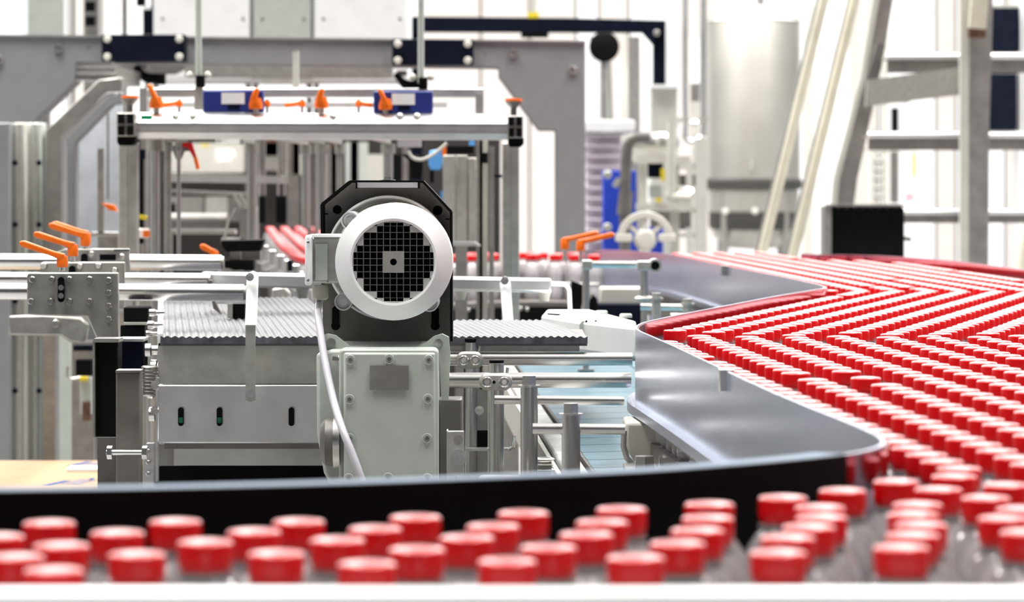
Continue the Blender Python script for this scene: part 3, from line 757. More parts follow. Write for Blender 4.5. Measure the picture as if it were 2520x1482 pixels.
# ---------------------------------------------------------------- short wide belt conveyor left of the motor
t = T('belt_conveyor', 'wide conveyor with ribbed grey belt and two steel front panels', 'conveyor')
sc_ = 1850.0; yc = Y(sc_); zbelt = Z(829, sc_)
x0, x1 = X(395, sc_), 0.10
nx, ny = 420, 12
g = G(); vs = []; 
for j in range(ny + 1):
    for i in range(nx + 1):
        x = x0 + (x1 - x0) * i / nx
        y = yc - 0.004 + ((5.75 if x < -0.21 else 4.84) - yc) * (j / ny) ** 1.3
        vs.append((x - 0.1075 * (y - yc), y, zbelt + 0.0011 * math.sin(2 * math.pi * x / 0.0098) + 0.0004 * math.sin(17 * y + 60 * x)))
fs = [(j * (nx + 1) + i, j * (nx + 1) + i + 1, (j + 1) * (nx + 1) + i + 1, (j + 1) * (nx + 1) + i) for j in range(ny) for i in range(nx)]
m0 = len(vs)
vs += [(vs[i][0], yc - 0.006, zbelt - 0.009) for i in range(nx + 1)]
fs += [(i, m0 + i, m0 + i + 1, i + 1) for i in range(nx)]
g.add(vs, fs)
t.p('belt', g, BELT, label='ribbed grey belt with scalloped front edge')
t.p('edge_strip', G().hprism([(x0 - 0.004, yc), (x0 + 0.003, yc), (x0 + 0.003 - 0.137, 5.6), (x0 - 0.004 - 0.137, 5.6)], zbelt - 0.012, zbelt + 0.004), WHITEP)
t.p('belt_nose', G().box(x0, x1, yc - 0.003, yc + 0.3, zbelt - 0.012, zbelt - 0.004), GREYD)
t.p('upper_panel', G().pbox(388, 843, 800, 946, sc_, 0.006), PANEL, bev=0.001, label='plain steel panel under the belt')
lp_ = t.p('lower_panel', G().pbox(388, 948, 800, 1091, sc_ + 16, 0.006), ALU, bev=0.0015, label='bright slotted steel panel')
for a in (445, 540, 717):
    g = G().pbox(a - 7, 1010, a + 7, 1042, sc_ + 18, 0.002)
    for b in (1010, 1042): g.lathe([(0, -0.0002), (7 / sc_, -0.0002), (7 / sc_, 0.002), (0, 0.002)], W(a, b, sc_ + 18), 'Y', 16)
    t.p('slot', g, BLACK, parent=lp_, label='black slot')
    if a < 600: t.p('slot_green', G().pbox(a - 5, 1028, a + 5, 1041, sc_ + 19, 0.001), GREEND, parent=lp_, label='green glimpse at the bottom of the slot')  # dark green piece at the foot of the slot
t.p('skirt', G().pbox(428, 1093, 806, 1146, sc_ - 15, 0.004), MARBLE, label='scuffed white skirt')
t.p('skirt_end', G().pbox(378, 1093, 428, 1146, sc_ - 25, 0.004), GREYM)
t.p('frame', G().box(x0 + 0.004, -0.12, yc + 0.01, 5.0, zbelt - 0.15, zbelt - 0.013), GREYD)
t.p('bed_plate', G().box(-0.12, x1 - 0.01, yc + 0.01, 4.7, zbelt - 0.02, zbelt - 0.012), PANEL)
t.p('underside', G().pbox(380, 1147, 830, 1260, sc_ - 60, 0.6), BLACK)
for x in (x0 + 0.03, -0.16):
    for y in (4.5, 4.9): t.p('leg', G().box(x - 0.02, x + 0.02, y - 0.02, y + 0.02, 0, zbelt - 0.14), STEEL)
# shafts, springs and chain at its end
for py, l, r in ((770, 26, 9), (800, 30, 10), (822, 34, 8), (862, 36, 16), (905, 22, 20), (960, 30, 22), (1020, 26, 18)):
    g = G().lathe([(0, 0), (r / sc_, 0), (r / sc_, 0.007), (r * 0.7 / sc_, 0.009), (r * 0.7 / sc_, 0.02), (0, 0.02)], W(394 - l, py, sc_ - 20), 'X', 20)
    t.p('shaft_end', g, CHROME)
g = G()
for i in range(9): g.lathe([(0.009, 0), (0.0115, 0.0018), (0.009, 0.0036), (0.007, 0.0036), (0.007, 0)], W(368, 975, sc_) + Vector((0, 0, 0.0046 * i)), 'Z', 16, ring=True)
t.p('spring', g, STEEL)
t.p('side_edge', G().pbox(383, 930, 390, 1185, sc_ + 10, 0.01), ALU)
for b in (948, 1010): t.p('nut', screw(382, b, sc_ + 14, 9, 0.006, hexa=True), CHROME)
t.p('chain_guard', G().pprism([(352, 1260), (352, 1105), (360, 1092), (378, 1092), (378, 1260)], sc_ + 20, 0.02), ALU)
for b in (1110, 1138, 1166): t.p('rivet', screw(365, b, sc_ + 22, 6, 0.003), CHROME)
t.done()

# hanging straps
t = T('hanging_strap', 'long flat strap bolted from the white cross bar down to the slotted panel', 'strap')
g = G().pprism([(603, 800), (603, 682), (607, 672), (617, 668), (627, 672), (632, 682), (632, 800)], 1890, 0.004); zt_ = Z(668, 1890); g.v = [(x, y + 0.03 - (zt_ - z) * 0.43, z) for x, y, z in g.v]  # upper plate whitened and leaned forward to look lit from above
t.p('upper_plate', g, WHITEP)
t.p('strap', G().pprism([(604, 985), (604, 800), (629, 800), (627, 900), (629, 985), (616, 990)], 1888, 0.004), PANEL)
t.p('bolt', screw(616, 968, 1888, 9, 0.006, hexa=True), CHROME)
t.p('bolt', screw(615, 682, 1882, 8, 0.006, hexa=True), CHROME)
t.done()
t = T('hanging_strap', 'short white flat strap hanging from the white cross bar between motor and hood', 'strap')
g = G().pprism([(1230, 700), (1234, 686), (1243, 681), (1253, 686), (1257, 700), (1265, 808), (1239, 808)], 1600, 0.004); zt_ = Z(681, 1600); g.v = [(x, y + 0.03 - (zt_ - z) * 0.43, z) for x, y, z in g.v]  # leaned forward so the face catches overhead light
t.p('strap', g, WHITEP)
t.p('bolt', screw(1242, 691, 1594, 8, 0.006, hexa=True), CHROME)
t.done()
t = T('cross_bar', 'white square cross bar spanning behind the fan motor', 'bar')
sx_ = 1560.0
g = G().prism([(X(497, sx_), Z(726, sx_)), (X(497, sx_), Z(690, sx_)), (X(1358, sx_), Z(694, sx_)), (X(1358, sx_), Z(724, sx_))], Y(sx_), Y(sx_) + 0.30)
g = G()
for (a, b, c, d) in ((497, 672, 1358, 700),): 
    g.prism([(X(497, sx_), Z(706, sx_)), (X(497, sx_), Z(671, sx_)), (X(1358, sx_), Z(687, sx_)), (X(1358, sx_), Z(721, sx_))], Y(sx_), Y(sx_) + 0.05)
t.p('bar', g, ALU, bev=0.004)
for a, b in ((1133, 716), (1340, 719), (742, 712)):
    t.p('foot', G().cyl(W(a, b, sx_) + Vector((0, 0.025, 0)), W(a, b + 24, sx_) + Vector((0, 0.025, 0)), 0.011, 0.007, 18), CREAM)
t.p('bent_wire', G().tube([W(1356, 698, sx_), W(1392, 700, sx_), W(1401, 712, sx_), W(1403, 762, sx_)], 0.0036, 10, 0.01), WHITEP, label='thin white rod bent downward')
t.p('end_block', G().pbox(495, 671, 515, 730, sx_ + 8, 0.06), GREYM)
t.done()

# ---------------------------------------------------------------- three long tubes with clamping plates and orange levers
for lab, py, s, rp, xb in (('long polished tube at the back, the highest of three behind the clamping plates', 645, 1420.0, 19, 545),
                           ('long polished tube in the middle of three behind the clamping plates', 688, 1590.0, 17, 512),
                           ('long polished tube running through the nearest clamping plate', 719, 1740.0, 21, 600)):
    t = T('long_rail', lab, 'rail'); t.p('tube', G().tube([W(-140, py - 2, s), W(xb, py + 2, s)], rp / s, 24), CHROME)
    t.p('end_cap', G().cyl(W(xb, py + 2, s), W(xb + 6, py + 2, s), rp * 0.85 / s, n=20), GREYM); t.done()
def clamp_plate(label, poly, s, scr, slot=None):
    t = T('clamp_plate', label, 'plate')
    k = t.p('plate', G().pprism(poly, s, 0.014), SCRATCH, bev=0.002)
    for a, b in scr: t.p('screw', screw(a, b, s, 9, 0.004), STEEL, parent=k)
    if slot:
        a, b, c = slot
        g = G().pbox(a - 8, b, a + 8, c, s + 3, 0.003)
        for q in (b, c): g.lathe([(0, -0.0008), (8 / s, -0.0008), (8 / s, 0.003), (0, 0.003)], W(a, q, s + 2), 'Y', 16)
        t.p('slot', g, BLACK, parent=k)
        t.p('stud', G().cyl(W(a, b + 18, s + 4), W(a, b + 18, s + 8), 7 / s, n=14).cyl(W(a, b + 38, s + 4), W(a, b + 38, s + 8), 7 / s, n=14), CHROME, parent=k)
    t.p('shoulder', G().box(X(poly[0][0] + 60, s), X(poly[0][0] + 140, s), Y(s) + 0.014, Y(s) + 0.05, Z(740, s), Z(700, s)), PANEL)
    return t.done()
clamp_plate('scratched steel clamping plate nearest the camera, with a slot and screw rows', [(66, 775), (66, 676), (72, 671), (290, 671), (292, 835), (238, 835), (214, 780), (100, 777)], 1810.0,
            [(80, 688), (128, 688), (171, 688), (221, 688), (77, 742), (126, 742), (171, 742), (221, 742), (268, 690), (268, 721), (268, 753), (268, 786)], (150, 690, 736))
clamp_plate('middle steel clamping plate, half hidden by the nearest one', [(99, 760), (99, 650), (104, 645), (306, 645), (306, 760)], 1640.0, [(108, 655), (196, 656), (242, 655), (282, 666)], (177, 662, 690))
clamp_plate('rear steel clamping plate with a black notch, behind the other two', [(140, 730), (140, 620), (160, 612), (318, 612), (320, 730)], 1490.0, [(225, 626), (300, 633)], (207, 632, 655))
t = T('notch_block', 'black notch block set on the rear clamping plate', 'block')
t.p('block', G().pbox(245, 626, 285, 641, 1500, 0.004), BLACK)
t.p('lip', G().pbox(280, 614, 318, 618, 1500, 0.004), NAVY)
t.done()
def lever(label, s, hub, arm, tip, w, dep=0.016, group=None, m=ORANGE, stem=10):
    """hub: (x0, y0, x1, y1) px; arm: attach (x, y); tip: (x, y)"""
    t = T('clamp_lever', label, 'lever', group)
    xm = (hub[0] + hub[2]) / 2; r = (hub[2] - hub[0]) / 2 / s; b = W(xm, hub[3], s) + Vector((0, dep / 2, 0))
    t.p('hub', G().lathe([(0, 0), (r * 0.92, 0), (r, 0.003), (r * 0.95, (hub[3] - hub[1]) / s - 0.003), (r * 0.8, (hub[3] - hub[1]) / s), (0, (hub[3] - hub[1]) / s)], b, 'Z', 20), m)
    a = Vector(arm); c = Vector(tip); d = (c - a); l = d.length; u = d / l; v = Vector((-u.y, u.x))
    pol = [a - v * w * 0.62, a + v * w * 0.62, a + u * l * 0.25 + v * w * 0.45, c - u * w * 0.6 + v * w * 0.55, c + v * w * 0.25, c - v * w * 0.25, c - u * w * 0.6 - v * w * 0.55, a + u * l * 0.25 - v * w * 0.45]
    t.p('handle', G().pprism([(q.x, q.y) for q in pol], s, dep * 0.8), m, bev=0.002)
    t.p('screw', G().cyl(b + Vector((0, 0, (hub[3] - hub[1]) / s)), b + Vector((0, 0, (hub[3] - hub[1]) / s + 0.003)), r * 0.55, n=12), CHROME)
    t.p('stud', G().cyl(b - Vector((0, 0, stem / s)), b, r * 0.45, n=12), CHROME)
    return t.done()
lever('orange clamping lever on the nearest plate, lowest of the three', 1800, (137, 630, 166, 658), (156, 634), (47, 597), 15)
lever('orange clamping lever on the middle plate', 1640, (164, 602, 191, 631), (180, 606), (82, 575), 15, stem=16)
lever('orange clamping lever on the rear plate, highest of the three', 1490, (196, 575, 221, 606), (212, 582), (119, 553), 15, stem=20)
lever('second orange lever overlapping the highest of the three', 1488, (200, 573, 223, 600), (216, 577), (128, 549), 13, stem=20)
lever('orange lever half hidden before the black clamp on the back tube', 1300, (515, 618, 538, 640), (526, 622), (492, 604), 14)
lever('orange lever beside the guide wall, standing behind the capped lane, closer to the motor', 1150, (1379, 588, 1401, 614), (1386, 592), (1473, 573), 11, stem=24)
lever('orange lever beside the guide wall, pointing at the handwheel', 1180, (1418, 592, 1440, 618), (1426, 597), (1512, 577), 12, stem=24)

# grey arm and supports at the far left side
t = T('support_arm', 'grey rounded arm with a bolt below the clamping plates', 'arm')
t.p('arm', G().pprism([(20, 778), (110, 774), (200, 782), (218, 800), (212, 838), (200, 846), (170, 842), (150, 828), (20, 826)], 1500, 0.02), SCRATCH, bev=0.004)
t.p('bolt', screw(138, 797, 1500, 12, 0.008), CHROME)
g = G().pbox(104, 790, 142, 824, 1490, 1.22)
t.p('beam', g, GREYM)
t.p('foot', G().box(X(110, 1215), X(140, 1215), Y(1490) + 1.19, Y(1490) + 1.24, 0.0, Z(792, 1490)), GREYM)
t.done()
t = T('cable_duct', 'tall black cable duct beside the grey square post', 'duct')
t.p('duct', G().pbox(232, 842, 290, 1076, 1850, 0.05), BLACK, bev=0.002)
t.p('side_trim', G().pbox(228, 838, 233, 1076, 1855, 0.05), GREYM)
t.p('top_lip', G().pbox(230, 834, 292, 843, 1856, 0.05), GREYM)
t.p('hanger', G().pbox(240, 1076, 284, 1240, 1750, 0.02), GREYD)
t.done()
t = T('square_post', 'dark grey square post with a chrome cross pin', 'post')
k = t.p('post', G().pbox(285, 916, 345, 2600, 1960, 0.03), BRONZE, bev=0.002)
t.p('cap', G().pbox(284, 911, 346, 918, 1962, 0.031), BRONZE, bev=0.001)
t.p('cross_pin', G().tube([W(262, 1114, 1985), W(360, 1114, 1985)], 0.0034, 12), CHROME)
for a in (270, 356): t.p('nut', G().cyl(W(a - 6, 1114, 1985), W(a + 6, 1114, 1985), 0.0085, n=6), CHROME)
t.done()
t = T('valve_block', 'blue black control block behind the grey square post', 'block')
t.p('block', G().pbox(290, 840, 352, 912, 1800, 0.06), NAVY, bev=0.002)
t.p('lid', G().pbox(289, 834, 353, 841, 1804, 0.06), ALU)
t.p('upper_block', G().pbox(304, 756, 364, 794, 1760, 0.05), BLACK, bev=0.002)
t.p('mid_block', G().pbox(296, 800, 356, 834, 1765, 0.05), BLACK, bev=0.002)
t.p('spacer', G().pbox(304, 794, 360, 800, 1766, 0.05), PANEL)
t.p('bracket', G().pbox(300, 912, 340, 1400, 1780, 0.02), BLACK)
t.done()

# ---------------------------------------------------------------- cartons at the left edge
zc = 0.70
t = T('carton', 'flat brown cardboard carton with blue printed dashes, at the foot of the columns', 'carton')
ya, yb_ = F / 1420, F / 1266
t.p('box', G().box(-1.35, -0.71, ya, yb_, zc - 0.30, zc), CARD, bev=0.003)
def dec(x, y, w, l, ang):
    c, s = math.cos(ang), math.sin(ang); q = [(-w, -l), (w, -l), (w, l), (-w, l)]
    return G().hprism([(x + a * c - b * s, y + a * s + b * c) for a, b in q], zc, zc + 0.0006)
def gp(px, py): s = (py - HOR) / (CZ - zc); return X(px, s), Y(s)
for px, py, w, l, an, nm in ((197, 1142, 0.007, 0.05, -0.25, 'printed_mark'), (235, 1143, 0.016, 0.045, -0.25, 'printed_mark'), (140, 1190, 0.007, 0.05, -0.25, 'printed_mark'), (195, 1187, 0.018, 0.05, -0.25, 'printed_mark'), (225, 1180, 0.004, 0.02, 0, 'printed_mark')):
    x, y = gp(px, py); t.p(nm, dec(x, y, w, l, an), INK if w < 0.01 else mat('faded print ink', (0.20, 0.17, 0.20), 0, 1.0, spec=0.0))
x, y = gp(215, 1158)
t.p('paper_label', G().box(x - 0.035, x + 0.03, y - 0.03, y + 0.03, zc + 0.0006, zc + 0.006), WHITEP)
t.done()
solo('pallet_table', G().box(-1.4, -0.70, ya - 0.01, yb_ + 0.02, zc - 0.36, zc - 0.30).box(-1.38, -1.32, ya, ya + 0.06, 0, zc - 0.36).box(-0.77, -0.71, ya, ya + 0.06, 0, zc - 0.36).box(-1.38, -1.32, yb_ - 0.06, yb_, 0, zc - 0.36).box(-0.77, -0.71, yb_ - 0.06, yb_, 0, zc - 0.36), GREYM,
     'low steel table carrying the brown carton', 'table')

# ---------------------------------------------------------------- white hood, clamps and small rails by the guide wall bend
t = T('machine_hood', 'glossy white hood with two round knobs, between the rails and the guide wall', 'hood')
sh = 1600.0
def hz(px, py, z): s = (py - HOR) / (CZ - z); return (X(px, s), Y(s), z)
z1 = Z(780, 1600); z0 = Z(832, 1560) 
g = G(); zl = CZ - 0.212
A = [(1332, 776), (1345, 762), (1455, 762), (1565, 790), (1565, 806), (1420, 790)]
top = [hz(a, b, zl) for a, b in A]
bot = [(x + (0.004 if i < 3 else 0), y - 0.0, zl - 0.045) for i, (x, y, z) in enumerate(top)]
g.add(top + bot, [tuple(range(6)), tuple(range(11, 5, -1))] + [(i, (i + 1) % 6, (i + 1) % 6 + 6, i + 6) for i in range(6)])
t.p('cover', g, WHITEP, bev=0.004)
sf = (790 - HOR) / 0.212
t.p('front_panel', G().pprism([(1426, 800), (1432, 790), (1500, 797), (1512, 830), (1426, 830)], sf + 8, 0.01), GREYL)
t.p('dark_pocket', G().pprism([(1347, 771), (1382, 773), (1375, 777), (1347, 775)], sf + 60, 0.004), GREYD)
for a, b in ((1480, 774), (1540, 782)):
    q = Vector(hz(a, b, zl)); t.p('knob', G().lathe([(0, 0), (0.0095, 0), (0.0095, 0.004), (0.008, 0.006), (0, 0.006)], q, 'Z', 24), GREYL)
for a, b in ((1443, 791), (1466, 791)): t.p('screw', screw(a, b, sf + 10, 3.5, 0.003), BLACK)
for a in (1592,):
    q = hz(a, 790, zl); t.p('arm', G().box(q[0] - 0.06, max(guard_x_at(q[1] + 0.02)[1:] or [q[0] + 0.1]) , q[1] + 0.01, q[1] + 0.034, zl - 0.06, zl - 0.045), STEEL)
t.done()
def small_rail():
    t = T('guide_bracket', 'small rail bracket with a dark open tube end, before the curved guide wall', 'bracket')
    s = 1330.0
    t.p('rod', G().tube([W(1440, 651, s), W(1600, 652, s)], 9 / s, 16), CHROME)
    t.p('socket', G().lathe([(0, 0.004), (0.0065, 0.004), (0.0085, -0.006), (0.0125, -0.006), (0.0125, 0.05), (0, 0.05)], W(1612, 654, s), 'Y', 24), PANEL)
    t.p('bore', G().lathe([(0, -0.0045), (0.0085, -0.0045), (0.0085, 0.003), (0, 0.003)], W(1612, 654, s), 'Y', 20), BLACK)
    for a, w, yb in ((1442, 18, 745), (1585, 21, 735)): t.p('post', G().cyl(W(a, yb, s), W(a, 644, s), w / 2 / s, n=20), STEEL)
    t.p('clamp', G().pbox(1432, 640, 1458, 664, s + 12, 0.02), PANEL, bev=0.003); t.p('clamp', G().pbox(1568, 642, 1602, 666, s + 12, 0.02), PANEL, bev=0.003)
    q = W(1586, 742, s); t.p('collar', G().lathe([(0, 0), (0.017, 0), (0.019, 0.006), (0.012, 0.010), (0, 0.010)], q, 'Z', 24), PANEL)
    t.p('lower_rod', G().tube([W(1576, 755, s + 40), W(1690, 757, s + 40)], 8 / s, 14), CHROME)
    t.p('lower_rod', G().tube([W(1650, 779, s + 60), W(1700, 780, s + 60)], 8 / s, 14), CHROME)
    for a, yt in ((1615, 738), (1692, 752)):
        q = W(a, yt, s + 50); t.p('bolt', G().cyl(q - Vector((0, 0, 0.085)), q, 0.0085, n=18).cyl(q, q + Vector((0, 0, 0.004)), 0.0125, n=18).cyl(q + Vector((0, 0, 0.004)), q + Vector((0, 0, 0.012)), 0.009, n=6), PANEL)
    for a in (1442, 1585): q = W(a, 745, s); t.p('stem', G().cyl((q.x, q.y, zt + 0.004), q, 0.006, n=12).cyl((q.x, q.y, zt + 0.001), (q.x, q.y, zt + 0.006), 0.016, n=16), STEEL)
    t.done()
small_rail()
t = T('drive_housing', 'cream and navy drive housing under the curved guide wall', 'housing')
t.p('cream_panel', G().pbox(1478, 709, 1580, 752, 1080, 0.10), CREAM, bev=0.003)
t.p('navy_panel', G().pbox(1458, 748, 1592, 830, 1090, 0.10), NAVY, bev=0.003)
t.p('column', G().pbox(1490, 830, 1560, 437 + int(1.25 * 1085), 1085, 0.08), NAVY)
t.done()
# ---------------------------------------------------------------- feeding lane conveyor
fr = catmull([lp(648, 560), lp(676, 592), lp(706, 616), lp(742, 636), lp(838, 646), lp(1000, 641), lp(1130, 633), lp(1300, 629.5), lp(1476, 631)], 8)
bk = [(x + 0.31 * max(0, 1 - i / 30), y + 0.30 * min(1, i / 16)) for i, (x, y) in enumerate(fr)]
t = T('lane_conveyor', 'black sided conveyor lane bringing red capped bottles round to the table', 'conveyor')
t.p('belt', G().hprism(fr + bk[::-1], BOT - 0.012, BOT - 0.0002), GREYD)
ins = [(x + (b[0] - x) * 0.08, y + (b[1] - y) * 0.08) for (x, y), b in zip(fr, bk)]
t.p('side_frame', G().hprism(fr + bk[::-1], BOT - 0.065, BOT - 0.0125), BLACK)
for a, b in ((1152, 763), (1281, 760), (1297, 761)): t.p('screw', screw(a, b, 1010, 5, 0.004), STEEL)
for i in (8, 30, 50, 62): x, y = fr[i]; t.p('leg', G().box(x + 0.02, x + 0.06, y + 0.03, y + 0.07, 0, BOT - 0.065), GREYM)
t.p('lane_rail', G().tube([(x - 0.003, y - 0.006, BOT + 0.045) for x, y in fr[24:]], 0.004, 8), GREYM)
t.done()
t = T('lane_end_bracket', 'black ribbed bracket with a round boss at the end of the bottle lane', 'bracket')
t.p('plate', G().pprism([(1405, 790), (1405, 690), (1432, 700), (1470, 735), (1472, 752), (1466, 800)], 1130, 0.02), BLACK, bev=0.002)
t.p('boss', G().lathe([(0, -0.01), (0.0065, -0.01), (0.007, 0.0), (0, 0.0)], W(1449, 728, 1132), 'Y', 18), PANEL)
t.p('pin', G().cyl(W(1436, 772, 1135), W(1438, 740, 1135), 0.007, 0.003, 12), PANEL)
t.p('column', G().pbox(1412, 800, 1450, 437 + int(1.25 * 1130), 1130, 0.02), BLACK)
t.done()
t = T('roller_guide', 'cluster of small chrome rollers set along the bottle lane', 'roller guide')
k = 0
for i in range(6):
    for j in range(3):
        a, b = 640 + i * 19 + j * 11 - 8, 612 + i * 12 + j * 17
        c = W(a, b, 1120 + i * 12 - j * 4)
        t.p('roller', G().lathe([(0, 0.018), (0.006, 0.018), (0.0085, 0.016), (0.0085, -0.016), (0.006, -0.018), (0, -0.018)], c, 'Z', 14), CHROME)
t.p('carrier', G().pprism([(630, 650), (640, 640), (752, 690), (752, 712), (630, 700)], 1080, 0.03), GREYM)
t.p('end_stop', G().pbox(707, 640, 719, 668, 1190, 0.02), NAVY)
t.p('stem', G().pbox(660, 700, 700, 437 + int(1.25 * 1075), 1075, 0.03), GREYM)
t.done()
t = T('slide_clamp', 'stack of two black clamp blocks on the back tube', 'clamp')
s = 1330.0
t.p('upper_block', G().pprism([(545, 592), (650, 590), (640, 618), (556, 620), (545, 604)], s, 0.05), BLACK, bev=0.002)
t.p('post', G().pbox(566, 614, 592, 642, s - 10, 0.03), PANEL, label='bright steel spacer')
t.p('side_post', G().pbox(592, 614, 640, 640, s - 15, 0.03), GREYD)
t.p('lower_block', G().pprism([(546, 640), (624, 640), (624, 666), (575, 668), (546, 656)], s, 0.05), BLACK, bev=0.002)
t.p('base', G().pbox(535, 660, 600, 672, s, 0.05), GREYM)
t.done()
t = T('photo_cell', 'black square photo cell hanging over the ribbed belt', 'sensor')
t.p('body', G().pbox(572, 745, 602, 792, 1640, 0.03), BLACK, bev=0.002)
t.p('arm', G().pbox(527, 738, 606, 748, 1640, 0.02), ALU)
t.p('bracket', G().pprism([(513, 690), (522, 690), (530, 745), (545, 775), (525, 760)], 1655, 0.012), GREYD)
t.p('lens', G().pbox(560, 748, 572, 784, 1642, 0.02), PANEL)
t.done()
t = T('cable_chain', 'dark cable chain and small steel block before the bottle lane', 'chain')
t.p('block', G().pprism([(668, 712), (700, 706), (712, 722), (712, 740), (690, 762), (668, 760)], 1380, 0.04), PANEL, bev=0.003)
for i in range(8): t.p('link', G().pbox(702, 738 + i * 5.4, 718, 742 + i * 5.4, 1400, 0.02), NAVY)
t.p('column', G().pbox(676, 760, 704, 437 + int(1.25 * 1370), 1370, 0.02), GREYD)
t.done()

# ---------------------------------------------------------------- packing machine: gantry frame
sf = 880.0
t = T('machine_gantry', 'huge grey machine frame spanning behind the alloy bar, with bolted corners', 'machine frame')
t.p('frame_plate', G().pprism([(-160, 84), (1441, 101), (1441, 437 + 1.25 * sf), (1366, 437 + 1.25 * sf), (1366, 322), (1325, 322), (1226, 190), (1226, 168), (188, 155), (188, 200), (78, 306), (-160, 306)], sf, 0.12), GREYP, bev=0.004)
t.p('top_edge', G().pprism([(-160, 83), (1441, 100), (1441, 104), (-160, 87)], sf + 1, 0.12), ALU)
for a, b in ((145, 117), (-2, 148), (1263, 131), (1409, 172)): t.p('bolt', screw(a, b, sf, 13, 0.012), CHROME)
for a, b in ((218, 116), (590, 116), (1193, 132)): t.p('plug', screw(a, b, sf, 3, 0.002), GREYD)
t.p('under_beam', G().pprism([(455, 158), (966, 160), (966, 192), (455, 190)], sf - 20, 0.05), GREYM)
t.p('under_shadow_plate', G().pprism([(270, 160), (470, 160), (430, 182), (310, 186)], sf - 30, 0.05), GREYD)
t.p('inner_rail', G().pbox(500, 196, 1010, 203, sf - 40, 0.03), ALU)
t.done()
for lab, a, b in (('black rectangular plate with four pale bolts on the grey frame, beside the slanted column', 250, 85), ('black rectangular plate with four pale bolts on the grey frame, crossed by a thin rod', 965, 97)):
    t = T('bearing_plate', lab, 'plate')
    w, h2 = (205, 66) if a < 500 else (200, 63)
    k = t.p('plate', G().pbox(a, b, a + w, b + h2, sf + 9, 0.07), NAVY, bev=0.002)
    for i in (14, w - 14):
        for j in (11, h2 - 11): t.p('bolt', screw(a + i, b + j, sf + 10, 9.5, 0.008), CREAM, parent=k)
    t.done()
for lab, a, b in (('black rubber hose bundle under the bearing plate near the slanted column', 335, 182), ('black rubber hose bundle beside the thin rod under the frame', 975, 200)):
    t = T('hose_bundle', lab, 'hose')
    for i in range(3): t.p('hose', G().tube([W(a + 4 * i, b - 16 + 4 * i, 870), W(a + 20, b + 6 + i * 4, 872), W(a + 70, b + 8 + i * 6, 874)], 0.010, 10, 0.03), BLACK)
    t.p('strap', G().pbox(a + 2, b - 26, a + 26, b - 14, 868, 0.04), GREYD); t.done()

# slanted column group on the far left
s = 1000.0
fl_ = 437 + 1.25 * s
t = T('slanted_column', 'grey folded steel column that slants over to the frame, far left', 'column')
t.p('outer_leaf', G().pprism([(300, 190), (243, 196), (112, 322), (112, fl_), (150, fl_), (150, 340), (262, 228), (300, 226)], s, 0.06), GREYM, bev=0.003)
t.p('inner_leaf', G().pprism([(300, 226), (262, 228), (150, 340), (150, fl_), (187, fl_), (187, 352), (278, 258), (300, 256)], s + 12, 0.06), GREYP, bev=0.003)
t.p('edge_rib', G().pprism([(284, 228), (262, 230), (152, 334), (152, 700), (160, 700), (160, 340), (266, 236), (284, 234)], s + 20, 0.03), ALU)
t.done()
t = T('clear_door', 'pale blue grey machine door panel behind the slanted column', 'door panel')
t.p('panel', G().pprism([(187, 352), (278, 258), (300, 250), (300, 640), (187, 640)], 985, 0.02), mat('pale blue grey sheet', (0.62, 0.66, 0.71), 0, 0.35))
t.p('gap', G().pbox(263, 276, 268, 490, 990, 0.004), GREYM)
t.p('frame_foot', G().pbox(190, 640, 300, fl_ - 20, 985, 0.02), GREYP)
t.done()
t = T('chrome_stack', 'stack of bright steel ledges under the black bearing plate', 'ledges')
for i, (a, b, c, d) in enumerate(((190, 152, 276, 162), (188, 168, 282, 178), (184, 186, 290, 197))): t.p('ledge', G().pbox(a, b, c, d, 960 + i * 8, 0.06), CHROME)
t.p('backing', G().pbox(192, 158, 272, 196, 950, 0.68), GREYM)
t.done()
for lab, a, b, s_, m in (('white ribbed machine column with dark bolts, far left', 32, 64, 1010, CREAM), ('grey machine column between the white and the slanted columns', 68, 104, 1000, GREYL), ('dark grey column at the very edge beside the white column', -60, 26, 1020, GREYP)):
    t = T('machine_column', lab, 'column')
    k = t.p('column', G().pbox(a, 302, b, 437 + 1.25 * s_, s_, 0.08), m, bev=0.004)
    if a > 0:
        t.p('rib', G().pbox((a + b) / 2 - 3, 306, (a + b) / 2 + 4, 437 + 1.24 * s_, s_ + 5, 0.02), PANEL, parent=k)
        for py in (401, 553, 742, 962): t.p('bolt', screw(b - 8 if a > 50 else a + 5, py, s_ + 6, 7, 0.006), NAVY, parent=k)
    t.done()
t = T('machine_column', 'slim steel column pair standing behind the black cable duct', 'column')
t.p('column', G().pbox(108, 826, 140, 437 + 1.25 * 1060, 1060, 0.05), GREYM); t.p('column', G().pbox(146, 826, 172, 437 + 1.25 * 1060, 1066, 0.05), GREYL); t.p('base_plate', G().pbox(100, 437 + 1.22 * 1060, 180, 437 + 1.25 * 1060, 1060, 0.08), GREYM)
t.done()
t = T('tool_holder', 'dark curved holder with a yellow ended cartridge beside the black duct', 'holder')
t.p('ring', G().tube([W(166, 900, 1150), W(164, 925, 1150), W(175, 934, 1150), W(200, 930, 1150)], 0.004, 8), PANEL)
t.p('block', G().pbox(186, 886, 226, 925, 1150, 0.05), BLACK); t.p('upper_block', G().pbox(180, 850, 226, 864, 1150, 0.05), NAVY)
t.p('cartridge', G().pbox(196, 930, 224, 1020, 1155, 0.03), GREYL); t.p('cartridge_cap', G().pbox(195, 929, 214, 938, 1158, 0.03), YELLOW); t.p('cartridge_end', G().pbox(203, 990, 222, 1036, 1156, 0.03), RUSTGAP)
t.p('back_plate', G().pbox(176, 840, 232, 437 + 1.25 * 1100, 1100, 0.02), GREYM)
t.done()
t = T('side_rod', 'thin grey upright rod with a small orange knob by the pale door panel', 'rod')
